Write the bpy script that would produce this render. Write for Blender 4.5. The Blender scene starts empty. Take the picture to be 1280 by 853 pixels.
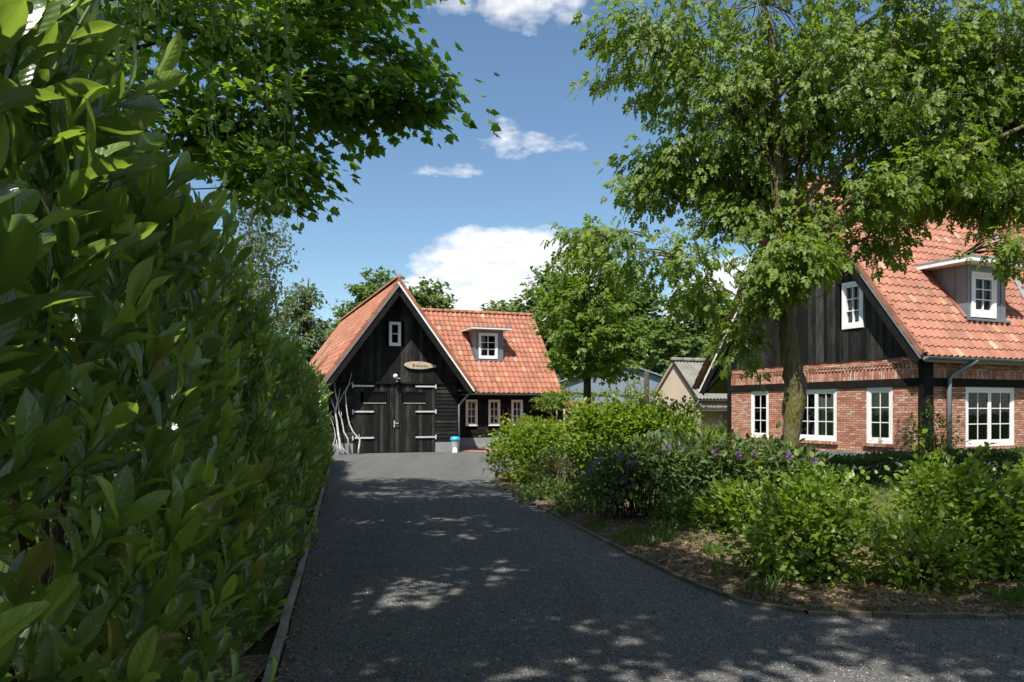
import bpy, math, random
import numpy as np
from mathutils import Vector, Matrix

R = math.radians
rng = np.random.default_rng(11)
random.seed(5)
scene = bpy.context.scene
COL = scene.collection

# ------------------------------------------------------------------ camera
cam = bpy.data.cameras.new("camera")
cam_ob = bpy.data.objects.new("camera", cam)
COL.objects.link(cam_ob)
cam_ob.location = (0, 0, 1.7)
cam_ob.rotation_euler = (R(90), 0, 0)
cam.lens = 27.0
cam.sensor_width = 36.0
cam.shift_y = 0.0668
cam.clip_start = 0.05
cam.clip_end = 2000
scene.camera = cam_ob

# ------------------------------------------------------------------ light
SUN_L = Vector((0.18, 0.47, -0.864)).normalized()      # the way the sunlight travels
sun = bpy.data.lights.new("sun", 'SUN')
sun.energy = 5.0
sun.angle = R(0.53)
sun.color = (1.0, 0.95, 0.87)
sun_ob = bpy.data.objects.new("sun", sun)
COL.objects.link(sun_ob)
sun_ob.location = (-10, -20, 40)
sun_ob.rotation_euler = SUN_L.to_track_quat('-Z', 'Y').to_euler()

world = bpy.data.worlds.new("World")
scene.world = world
world.use_nodes = True


def build_world():
    nt = world.node_tree
    N, L = nt.nodes, nt.links
    N.clear()
    out = N.new('ShaderNodeOutputWorld')
    bg = N.new('ShaderNodeBackground')
    bg.inputs['Strength'].default_value = 0.08
    sky = N.new('ShaderNodeTexSky')
    sky.sky_type = 'NISHITA'
    sky.sun_disc = False
    sky.sun_elevation = math.asin(-SUN_L.z)
    sky.sun_rotation = math.atan2(-SUN_L.x, -SUN_L.y) % (2 * math.pi)
    sky.air_density = 1.0
    sky.dust_density = 0.35
    sky.ozone_density = 1.6
    tc = N.new('ShaderNodeTexCoord')
    sep = N.new('ShaderNodeSeparateXYZ')
    L.new(tc.outputs['Generated'], sep.inputs[0])

    def m(op, a, b=None, c=None, clamp=False):
        n = N.new('ShaderNodeMath')
        n.operation = op
        n.use_clamp = clamp
        for i, x in enumerate((a, b, c)):
            if x is None:
                continue
            if isinstance(x, (int, float)):
                n.inputs[i].default_value = x
            else:
                L.new(x, n.inputs[i])
        return n.outputs[0]
    # bearing and height of each sky direction, clouds sit at their own bearing
    az = m('ARCTAN2', sep.outputs[0], sep.outputs[1])
    el = m('ARCSINE', sep.outputs[2])
    comb = N.new('ShaderNodeCombineXYZ')
    L.new(az, comb.inputs[0])
    L.new(el, comb.inputs[1])

    def noise(scale, detail, rough, sx=1.0, sy=1.0, off=0.0):
        mp = N.new('ShaderNodeMapping')
        mp.inputs['Scale'].default_value = (sx, sy, 1)
        mp.inputs['Location'].default_value = (off, off * .7, off * .3)
        L.new(comb.outputs[0], mp.inputs[0])
        n = N.new('ShaderNodeTexNoise')
        n.inputs['Scale'].default_value = scale
        n.inputs['Detail'].default_value = detail
        n.inputs['Roughness'].default_value = rough
        L.new(mp.outputs[0], n.inputs['Vector'])
        return n.outputs[0]

    def ell(a0, e0, ra, re):
        dx = m('DIVIDE', m('SUBTRACT', az, a0), ra)
        dy = m('DIVIDE', m('SUBTRACT', el, e0), re)
        r2 = m('ADD', m('MULTIPLY', dx, dx), m('MULTIPLY', dy, dy))
        return m('SUBTRACT', 1.0, r2)
    n1 = noise(13, 8, .58, 1, 1.7)
    n2 = noise(30, 8, .6, 1, 2.2, 3.1)
    # heap cloud low over the barn
    big = m('MAXIMUM', m('MAXIMUM', ell(-.01, .115, .19, .07), ell(-.01, .192, .125, .046)),
            m('MAXIMUM', ell(0.04, .15, .09, .085), ell(.33, .13, .17, .06)))
    big = m('ADD', big, m('MULTIPLY', m('SUBTRACT', n1, .5), 2.2))
    big = m('MULTIPLY', m('ADD', big, -.02), 2.2, clamp=True)
    # cloud high up and thin wisps
    top = m('MAXIMUM', ell(0.01, .515, .15, .065), ell(.06, .50, .06, .04))
    top = m('ADD', top, m('MULTIPLY', m('SUBTRACT', n1, .5), 3.2))
    top = m('MULTIPLY', m('ADD', top, -.2), 1.1, clamp=True)
    wis = m('MAXIMUM', m('MAXIMUM', ell(0.02, .334, .075, .016), ell(-.083, .30, .05, .009)),
            m('MAXIMUM', ell(-.005, .338, .03, .026), ell(.26, .285, .06, .03)))
    wis = m('ADD', wis, m('MULTIPLY', m('SUBTRACT', n2, .5), 4.2))
    wis = m('MULTIPLY', m('ADD', wis, -.1), .5, clamp=True)
    # unseen clouds outside the view, added to brighten and neutralise the shade
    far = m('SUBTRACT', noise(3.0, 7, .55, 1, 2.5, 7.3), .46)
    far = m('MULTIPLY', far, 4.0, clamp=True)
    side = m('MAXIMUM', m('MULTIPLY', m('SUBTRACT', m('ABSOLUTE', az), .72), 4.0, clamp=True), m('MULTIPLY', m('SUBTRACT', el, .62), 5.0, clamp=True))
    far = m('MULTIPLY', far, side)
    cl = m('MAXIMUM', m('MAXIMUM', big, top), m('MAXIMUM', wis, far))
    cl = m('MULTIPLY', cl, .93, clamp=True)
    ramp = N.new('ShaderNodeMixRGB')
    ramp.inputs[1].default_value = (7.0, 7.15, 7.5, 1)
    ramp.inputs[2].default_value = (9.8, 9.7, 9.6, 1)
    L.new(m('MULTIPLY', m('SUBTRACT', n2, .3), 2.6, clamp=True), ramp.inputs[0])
    mix = N.new('ShaderNodeMixRGB')
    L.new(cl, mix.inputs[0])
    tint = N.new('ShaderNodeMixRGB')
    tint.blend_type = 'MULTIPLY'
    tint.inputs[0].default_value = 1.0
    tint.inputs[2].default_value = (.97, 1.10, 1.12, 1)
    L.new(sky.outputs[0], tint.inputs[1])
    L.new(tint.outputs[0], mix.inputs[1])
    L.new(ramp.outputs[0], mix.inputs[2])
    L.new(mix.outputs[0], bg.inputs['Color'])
    L.new(bg.outputs[0], out.inputs[0])


build_world()
vs = scene.view_settings
vs.view_transform = 'Standard'
vs.look = 'None'
vs.exposure = 0.72
vs.gamma = 1.0
vs.use_curve_mapping = False
scene.cycles.max_bounces = 7
scene.cycles.transparent_max_bounces = 8
scene.cycles.transmission_bounces = 5
scene.cycles.caustics_reflective = False
scene.cycles.caustics_refractive = False
scene.cycles.sample_clamp_indirect = 4.0


# ================================================================== materials
class NT:
    """small helper for writing node materials"""
    def __init__(self, name):
        self.m = bpy.data.materials.new(name)
        self.m.use_nodes = True
        self.t = self.m.node_tree
        self.N, self.L = self.t.nodes, self.t.links
        self.N.clear()
        self.out = self.N.new('ShaderNodeOutputMaterial')
        self.tc = self.N.new('ShaderNodeTexCoord')
        self.co = self.tc.outputs['Object']

    def put(self, sock, v):
        if isinstance(v, (int, float)):
            sock.default_value = v
        elif isinstance(v, (tuple, list)):
            if len(v) == 3 and len(sock.default_value) == 4:
                v = tuple(v) + (1,)
            sock.default_value = v
        else:
            self.L.new(v, sock)

    def node(self, typ, ins=None, **kw):
        n = self.N.new(typ)
        for k, v in kw.items():
            setattr(n, k, v)
        for k, v in (ins or {}).items():
            self.put(n.inputs[k], v)
        return n

    def map(self, scale=(1, 1, 1), loc=(0, 0, 0), rot=(0, 0, 0), src=None):
        return self.node('ShaderNodeMapping', {'Vector': src or self.co, 'Scale': scale, 'Location': loc, 'Rotation': rot}).outputs[0]

    def noise(self, scale, detail=4, rough=.55, vec=None):
        return self.node('ShaderNodeTexNoise', {'Vector': vec or self.co, 'Scale': scale, 'Detail': detail, 'Roughness': rough}).outputs[0]

    def vor(self, scale, vec=None, feature='F1'):
        return self.node('ShaderNodeTexVoronoi', {'Vector': vec or self.co, 'Scale': scale}, feature=feature)

    def ramp(self, fac, stops):
        n = self.node('ShaderNodeValToRGB', {'Fac': fac})
        e = n.color_ramp.elements
        while len(e) < len(stops):
            e.new(.5)
        for i, (p, c) in enumerate(stops):
            e[i].position = p
            e[i].color = tuple(c) + (1,) if len(c) == 3 else c
        return n.outputs[0]

    def mix(self, f, a, b, mode='MIX'):
        return self.node('ShaderNodeMixRGB', {0: f, 1: a, 2: b}, blend_type=mode).outputs[0]

    def math(self, op, a, b=0.0, clamp=False):
        return self.node('ShaderNodeMath', {0: a, 1: b}, operation=op, use_clamp=clamp).outputs[0]

    def attr(self, name='rnd'):
        return self.node('ShaderNodeAttribute', attribute_name=name).outputs['Fac']

    def bump(self, h, strength=.5, dist=.01):
        return self.node('ShaderNodeBump', {'Height': h, 'Strength': strength, 'Distance': dist}).outputs[0]

    def bsdf(self, col, rough=.6, bump=None, metal=0.0, spec=.5):
        n = self.node('ShaderNodeBsdfPrincipled', {'Base Color': col, 'Roughness': rough, 'Metallic': metal, 'Specular IOR Level': spec})
        if bump is not None:
            self.L.new(bump, n.inputs['Normal'])
        return n.outputs[0]

    def done(self, sh):
        self.L.new(sh, self.out.inputs[0])
        return self.m


def plain(name, col, rough=.6, var=.15, scale=6, metal=0.0, bumpd=.002, spec=.5):
    k = NT(name)
    n = k.noise(scale, 6, .6)
    lo = tuple(c * (1 - var) for c in col)
    hi = tuple(min(1, c * (1 + var)) for c in col)
    c = k.ramp(n, [(.3, lo), (.7, hi)])
    return k.done(k.bsdf(c, rough, k.bump(k.noise(scale * 9, 4), .4, bumpd), metal, spec))


M = {}
M['white'] = plain('white_paint', (.84, .84, .83), .35, .05, 3)
M['zinc'] = plain('zinc_sheet', (.20, .235, .265), .45, .16, 2.2, .25)
M['plinth'] = plain('grey_render', (.25, .26, .27), .85, .12, 3)
M['concrete'] = plain('concrete', (.20, .19, .16), .9, .5, 4, bumpd=.006)
M['steel'] = plain('galvanised_steel', (.62, .64, .65), .4, .08, 8, .2)
M['beige'] = plain('beige_render', (.56, .455, .35), .9, .08, 1.2)
M['shedgrey'] = plain('grey_cladding', (.17, .215, .26), .6, .07, .5)
M['shedroof'] = plain('pale_roof_sheet', (.45, .47, .48), .6, .1, .8)
M['sofft'] = plain('soffit_board', (.30, .275, .25), .8, .15, 3)
M['blacktrim'] = plain('black_beam', (.013, .0127, .012), .8, .35, 5, bumpd=.004, spec=.12)
M['rust'] = plain('rust_brown', (.30, .09, .035), .75, .3, 14)
M['orange'] = plain('orange_clay', (.55, .10, .03), .7, .15, 8)
M['blue'] = plain('blue_plastic', (.03, .36, .55), .35, .06, 8)
M['binbody'] = plain('grey_plastic', (.42, .43, .43), .5, .08, 8)
M['paper'] = plain('white_plastic', (.75, .75, .73), .5, .06, 8)
M['wood'] = plain('weathered_wood', (.34, .29, .22), .85, .3, 12, bumpd=.006)
M['driftwood'] = plain('driftwood', (.50, .41, .30), .85, .3, 10, bumpd=.006)
M['darkwood'] = plain('dark_stained_wood', (.035, .028, .024), .8, .35, 8, bumpd=.005)
M['orangewood'] = plain('orange_stained_wood', (.38, .15, .06), .7, .2, 6)
M['black'] = plain('black_metal', (.02, .02, .02), .5, .2, 8)
M['brickedge'] = plain('edging_brick', (.115, .092, .060), .95, .6, 5, bumpd=.01)
M['interior'] = plain('interior_wall', (.12, .11, .10), .9, .1, 3)
M['curtain'] = plain('curtain_cloth', (.55, .50, .42), .9, .1, 7)
M['curtainred'] = plain('red_check_curtain', (.42, .15, .09), .9, .25, 20)


def mat_boards(name, axis, base=.02, hi=.075):
    k = NT(name)
    sc = {'v': (26, 26, .9), 'h': (.9, .9, 26)}[axis]
    g = k.noise(2.2, 8, .68, k.map(sc))
    w = k.noise(1.1, 5, .6)
    kn = k.noise(3.0, 5, .7, k.map((1, 1, .35)))
    a = k.attr()
    f = k.math('ADD', k.math('MULTIPLY', g, .75), k.math('MULTIPLY', kn, .35))
    f = k.math('ADD', f, k.math('MULTIPLY', k.math('SUBTRACT', a, .5), .25))
    c = k.ramp(f, [(.38, (base * .45, base * .43, base * .42)), (.56, (base, base * .97, base * .93)), (.72, (hi, hi * .95, hi * .88)), (.9, (hi * 1.9, hi * 1.75, hi * 1.55))])
    return k.done(k.bsdf(c, .72, k.bump(g, .7, .006), spec=.16))


M['vboards'] = mat_boards('black_tarred_boards', 'v', .014, .060)
M['hboards'] = mat_boards('black_tarred_weatherboard', 'h', .015, .060)
M['hboards_new'] = mat_boards('black_painted_weatherboard', 'h', .011, .018)
M['fenceboards'] = mat_boards('brown_black_slats', 'h', .03, .07)


def mat_tiles(name, base, light):
    k = NT(name)
    a = k.attr()
    c = k.ramp(a, [(.0, tuple(x * .76 for x in base)), (.3, tuple(x * .94 for x in base)), (.8, tuple(x * 1.10 for x in base)), (.93, light), (1.0, tuple(x * 1.25 for x in light))])
    n = k.noise(1.3, 6, .65)
    c = k.mix(k.math('MULTIPLY', k.ramp(n, [(.42, (0, 0, 0)), (.72, (1, 1, 1))]), .7), c, tuple(x * .5 for x in base))
    st = k.noise(1.0, 5, .7, k.map((2.6, .5, .5)))
    c = k.mix(k.math('MULTIPLY', k.ramp(st, [(.5, (0, 0, 0)), (.7, (1, 1, 1))]), .35), c, (.12, .085, .055))
    n2 = k.noise(26, 5, .7)
    c = k.mix(k.math('MULTIPLY', k.ramp(n2, [(.52, (0, 0, 0)), (.7, (1, 1, 1))]), .4), c, (.17, .13, .09))
    return k.done(k.bsdf(c, .75, k.bump(n2, .5, .006), spec=.3))


M['tile'] = mat_tiles('clay_pantiles', (.365, .145, .088), (.44, .26, .165))
M['tile_old'] = mat_tiles('weathered_clay_pantiles', (.36, .155, .10), (.43, .27, .185))


def mat_brick(name, vertical=False):
    k = NT(name)
    sp = k.node('ShaderNodeSeparateXYZ', {0: k.co})
    h = k.math('ADD', sp.outputs[0], sp.outputs[1])
    v = sp.outputs[2]
    jit = k.noise(5, 4, .6)
    v2 = k.math('ADD', v, k.math('MULTIPLY', k.math('SUBTRACT', jit, .5), .02))
    cb = k.node('ShaderNodeCombineXYZ', {0: v2 if vertical else h, 1: h if vertical else v2, 2: 0.0})
    b = k.node('ShaderNodeTexBrick', {'Vector': cb.outputs[0], 'Color1': (0, 0, 0, 1), 'Color2': (1, 1, 1, 1), 'Mortar': (.5, .5, .5, 1), 'Scale': 1.0,
               'Mortar Size': .009, 'Mortar Smooth': .35, 'Bias': 0.0, 'Brick Width': .33 if vertical else .215, 'Row Height': .075 if vertical else .064})
    n = k.noise(34, 5, .7)
    f = k.math('ADD', k.math('MULTIPLY', b.outputs[0], .72), k.math('MULTIPLY', n, .3))
    c = k.ramp(f, [(.06, (.34, .115, .075)), (.30, (.53, .20, .13)), (.54, (.62, .29, .20)), (.72, (.68, .40, .29)), (.87, (.76, .56, .45)), (1, (.80, .70, .60))])
    big = k.noise(.8, 4, .6)
    c = k.mix(k.math('MULTIPLY', big, .35), c, (.30, .11, .07))
    c = k.mix(b.outputs['Fac'], c, (.20, .155, .12))
    hgt = k.math('SUBTRACT', k.math('ADD', k.math('MULTIPLY', n, .55), k.math('MULTIPLY', b.outputs[0], .5)), k.math('MULTIPLY', b.outputs['Fac'], 1.3))
    return k.done(k.bsdf(c, .9, k.bump(hgt, 1.0, .04), spec=.25))


M['brick'] = mat_brick('rough_red_brick')
M['brick_up'] = mat_brick('soldier_brick', True)


def mat_glass():
    k = NT('window_glass')
    fr = k.node('ShaderNodeFresnel', {'IOR': 1.38})
    tr = k.node('ShaderNodeBsdfTransparent', {'Color': (.74, .78, .77, 1)})
    nz = k.bump(k.noise(2.5, 2), .08, .02)
    gl = k.node('ShaderNodeBsdfGlossy', {'Color': (.9, .93, .95, 1), 'Roughness': .015, 'Normal': nz})
    f = k.math('ADD', k.math('MULTIPLY', fr.outputs[0], 1.0), .0, True)
    mx = k.node('ShaderNodeMixShader', {0: f, 1: tr.outputs[0], 2: gl.outputs[0]})
    return k.done(mx.outputs[0])


M['glass'] = mat_glass()
M['darkopening'] = plain('painted_dark_opening', (.006, .006, .007), .25, .1, 4, spec=.25)


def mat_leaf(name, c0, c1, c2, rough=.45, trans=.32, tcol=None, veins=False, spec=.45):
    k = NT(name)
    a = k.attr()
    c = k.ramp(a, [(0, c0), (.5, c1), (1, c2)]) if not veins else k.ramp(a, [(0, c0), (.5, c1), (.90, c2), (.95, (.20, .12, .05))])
    n = k.noise(.9, 3, .6)
    c = k.mix(k.math('MULTIPLY', n, .35), c, tuple(x * .62 for x in c1))
    bmp = None
    if veins:
        uv = k.node('ShaderNodeUVMap', uv_map='uv').outputs[0]
        sp = k.node('ShaderNodeSeparateXYZ', {0: uv})
        ax = k.math('ABSOLUTE', sp.outputs[0])
        ph = k.math('SUBTRACT', k.math('MULTIPLY', sp.outputs[1], 52.0), k.math('MULTIPLY', ax, 26.0))
        wv = k.math('SINE', ph)
        mid = k.math('SUBTRACT', 1.0, k.math('MULTIPLY', ax, 22.0), True)
        c = k.mix(k.math('MULTIPLY', mid, .6), c, (.055, .095, .02))
        blot = k.noise(60, 3, .6)
        c = k.mix(k.math('MULTIPLY', blot, .28), c, tuple(x * .55 for x in c1))
        hb = k.math('SUBTRACT', k.math('ADD', k.math('MULTIPLY', wv, .22), k.math('MULTIPLY', blot, 1.0)), k.math('MULTIPLY', mid, 1.2))
        bmp = k.bump(hb, .3, .004)
    pr = k.bsdf(c, rough, bmp, 0, spec)
    t = tcol or tuple(min(1, x * y) for x, y in zip(c1, (1.9, 1.9, .9)))
    tc = k.mix(.5, c, t)
    tl = k.node('ShaderNodeBsdfTranslucent', {'Color': k.mix(1.0, tc, (1.6, 1.6, 1.2), 'MULTIPLY')})
    return k.done(k.node('ShaderNodeMixShader', {0: trans, 1: pr, 2: tl.outputs[0]}).outputs[0])


M['laurel'] = mat_leaf('laurel_leaf', (.020, .045, .024), (.118, .200, .046), (.32, .44, .085), .22, .34, (.36, .50, .05), True, .75)
M['maple'] = mat_leaf('maple_leaf', (.050, .105, .018), (.100, .180, .026), (.165, .260, .036), .5, .52)
M['elder'] = mat_leaf('boxelder_leaf', (.064, .110, .016), (.122, .188, .024), (.215, .285, .040), .5, .42)
M['hornbeam'] = mat_leaf('hornbeam_leaf', (.062, .112, .014), (.118, .190, .022), (.195, .275, .036), .5, .40)
M['birch'] = mat_leaf('birch_leaf', (.075, .125, .030), (.125, .190, .042), (.185, .260, .06), .5, .45)
M['farleaf'] = mat_leaf('tree_leaf_far', (.050, .090, .020), (.092, .150, .030), (.150, .215, .046), .6, .32)
M['farpale'] = mat_leaf('pale_tree_leaf_far', (.070, .105, .046), (.105, .150, .062), (.15, .20, .085), .6, .3)
M['beech'] = mat_leaf('beech_leaf', (.050, .095, .014), (.125, .195, .022), (.245, .320, .042), .42, .40)
M['bright'] = mat_leaf('bright_shrub_leaf', (.070, .120, .012), (.145, .215, .018), (.270, .345, .036), .45, .38)
M['rhodo'] = mat_leaf('rhododendron_leaf', (.040, .072, .022), (.080, .125, .038), (.150, .200, .062), .5, .26, spec=.25)
M['box'] = mat_leaf('box_leaf', (.028, .055, .014), (.055, .098, .022), (.105, .160, .036), .6, .25, spec=.2)
M['bronze'] = mat_leaf('bronze_shrub_leaf', (.055, .055, .022), (.090, .085, .032), (.125, .125, .045), .5, .28)
M['grass'] = mat_leaf('grass_blade', (.045, .085, .016), (.080, .140, .024), (.130, .200, .040), .55, .3)
M['petal'] = mat_leaf('purple_petal', (.16, .070, .27), (.25, .12, .38), (.38, .22, .50), .6, .35, (.36, .18, .5))
M['petalred'] = mat_leaf('red_petal', (.40, .03, .02), (.50, .05, .03), (.6, .10, .05), .6, .3, (.6, .1, .05))
M['petalwhite'] = mat_leaf('white_petal', (.55, .52, .48), (.62, .60, .56), (.70, .68, .64), .6, .3, (.7, .7, .6))
M['litter'] = mat_leaf('dry_leaf', (.13, .080, .045), (.24, .155, .085), (.40, .29, .17), .8, .15, (.3, .2, .1))


def mat_bark(name, dark, light, moss=0.0):
    k = NT(name)
    n = k.noise(5, 7, .65, k.map((4, 4, 1.1)))
    v = k.vor(9, k.map((3.2, 3.2, 1)))
    c = k.ramp(n, [(.3, dark), (.7, light)])
    if moss:
        mn = k.noise(3.2, 6, .62)
        c = k.mix(k.math('MULTIPLY', k.ramp(mn, [(.40, (0, 0, 0)), (.58, (1, 1, 1))]), moss), c, k.ramp(k.noise(40, 4), [(.3, (.075, .075, .014)), (.7, (.19, .175, .04))]))
    h = k.math('ADD', n, k.math('MULTIPLY', v.outputs['Distance'], .6))
    return k.done(k.bsdf(c, .95, k.bump(h, 1.0, .035), spec=.15))


M['bark'] = mat_bark('brown_bark', (.030, .024, .018), (.105, .085, .062))
M['mossbark'] = mat_bark('mossy_bark', (.050, .040, .028), (.22, .18, .13), .85)
M['birchbark'] = mat_bark('birch_bark', (.10, .09, .08), (.45, .43, .40))
M['twig'] = mat_bark('shrub_stem', (.035, .028, .018), (.10, .075, .05))
M['greenstem'] = plain('green_stem', (.085, .13, .03), .5, .2, 12)
M['bleached'] = mat_bark('bleached_wood', (.42, .39, .34), (.72, .69, .63))


def mat_gravel():
    k = NT('dark_gravel')
    v1 = k.vor(70)
    v2 = k.vor(34)
    big = k.noise(.55, 5, .6)
    fine = k.noise(140, 3, .7)
    g = k.ramp(v1.outputs['Color'], [(.1, (.075, .076, .076)), (.5, (.175, .174, .170)), (.85, (.275, .268, .252)), (1, (.52, .49, .44))])
    g2 = k.ramp(v2.outputs['Color'], [(.2, (.085, .087, .09)), (.75, (.18, .179, .175)), (.97, (.26, .25, .23)), (1, (.48, .44, .37))])
    c = k.mix(.45, g, g2)
    c = k.mix(k.math('MULTIPLY', k.ramp(big, [(.4, (0, 0, 0)), (.7, (1, 1, 1))]), .35), c, (.165, .158, .145))
    c = k.mix(k.math('MULTIPLY', fine, .3), c, (.065, .066, .068))
    lon = k.noise(1.0, 4, .55, k.map((1.5, .14, 1), rot=(0, 0, R(-12.2))))
    c = k.mix(k.math('MULTIPLY', k.ramp(lon, [(.42, (0, 0, 0)), (.62, (1, 1, 1))]), .38), c, (.070, .070, .072))
    mid = k.noise(11, 6, .85)
    c = k.mix(k.math('MULTIPLY', k.ramp(mid, [(.40, (0, 0, 0)), (.62, (1, 1, 1))]), .45), c, (.095, .095, .094))
    pat = k.noise(2.6, 5, .7)
    c = k.mix(k.math('MULTIPLY', k.ramp(pat, [(.52, (0, 0, 0)), (.68, (1, 1, 1))]), .4), c, (.19, .175, .15))
    h = k.math('ADD', k.math('MULTIPLY', v1.outputs['Distance'], -1.0), k.math('ADD', k.math('MULTIPLY', v2.outputs['Distance'], -.7), k.math('MULTIPLY', big, .6)))
    return k.done(k.bsdf(c, .9, k.bump(h, 1.0, .02), spec=.25))


def mat_soil():
    k = NT('leaf_littered_soil')
    n = k.noise(2.0, 6, .65)
    v = k.vor(38)
    v2 = k.vor(75)
    c = k.ramp(v.outputs['Color'], [(.15, (.065, .050, .034)), (.5, (.150, .112, .074)), (.85, (.28, .215, .145)), (1, (.48, .39, .28))])
    c = k.mix(.4, c, k.ramp(v2.outputs['Color'], [(.2, (.055, .042, .029)), (.8, (.18, .137, .092)), (1, (.44, .36, .26))]))
    c = k.mix(k.ramp(n, [(.52, (0, 0, 0)), (.66, (.55, .55, .55))]), c, (.055, .075, .018))
    h = k.math('ADD', k.math('MULTIPLY', v.outputs['Distance'], -1.0), k.math('MULTIPLY', k.noise(25, 5), .8))
    return k.done(k.bsdf(c, .95, k.bump(h, 1.0, .03), spec=.1))


def mat_lawn():
    k = NT('meadow_ground')
    n = k.noise(.25, 6, .6)
    f = k.noise(45, 4, .7)
    c = k.ramp(n, [(.3, (.040, .068, .016)), (.7, (.085, .120, .030))])
    c = k.mix(k.math('MULTIPLY', f, .5), c, (.03, .045, .014))
    return k.done(k.bsdf(c, .95, k.bump(f, 1.0, .04), spec=.1))


def mat_paving():
    k = NT('red_brick_paving')
    b = k.node('ShaderNodeTexBrick', {'Vector': k.co, 'Color1': (.36, .16, .11, 1), 'Color2': (.25, .11, .08, 1), 'Mortar': (.2, .17, .14, 1), 'Scale': 1.0, 'Mortar Size': .006, 'Brick Width': .2, 'Row Height': .1})
    return k.done(k.bsdf(k.mix(.3, b.outputs[0], k.ramp(k.noise(6, 5), [(.3, (.2, .1, .07)), (.7, (.42, .24, .17))])), .9))


M['gravel'] = mat_gravel()
M['soil'] = mat_soil()
M['lawn'] = mat_lawn()
M['paving'] = mat_paving()


def mat_corrugated():
    k = NT('grey_fibre_cement')
    n = k.noise(1.6, 6, .7)
    f = k.noise(14, 5, .7, k.map((1, 1, 1)))
    c = k.ramp(n, [(.3, (.13, .13, .115)), (.7, (.30, .295, .27))])
    c = k.mix(k.math('MULTIPLY', f, .5), c, (.10, .105, .075))
    return k.done(k.bsdf(c, .95, k.bump(f, .5, .01), spec=.2))


M['corrugated'] = mat_corrugated()


# ================================================================== mesh helpers
def link(o, parent=None):
    COL.objects.link(o)
    if parent is not None:
        o.parent = parent
    return o


def tag(o, label=None, cat=None, group=None, kind=None):
    if label:
        o['label'] = label
    if cat:
        o['category'] = cat
    if group:
        o['group'] = group
    if kind:
        o['kind'] = kind
    return o


def empty(name, loc, rz, label, cat, group=None):
    o = bpy.data.objects.new(name, None)
    o.empty_display_size = .2
    o.location = loc
    o.rotation_euler = (0, 0, rz)
    link(o)
    return tag(o, label, cat, group)


def frame_of(d, hint=Vector((0, 0, 1))):
    d = d.normalized()
    h = hint if abs(d.dot(hint)) < .95 else Vector((1, 0, 0))
    a = d.cross(h).normalized()
    return a, a.cross(d).normalized()


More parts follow.
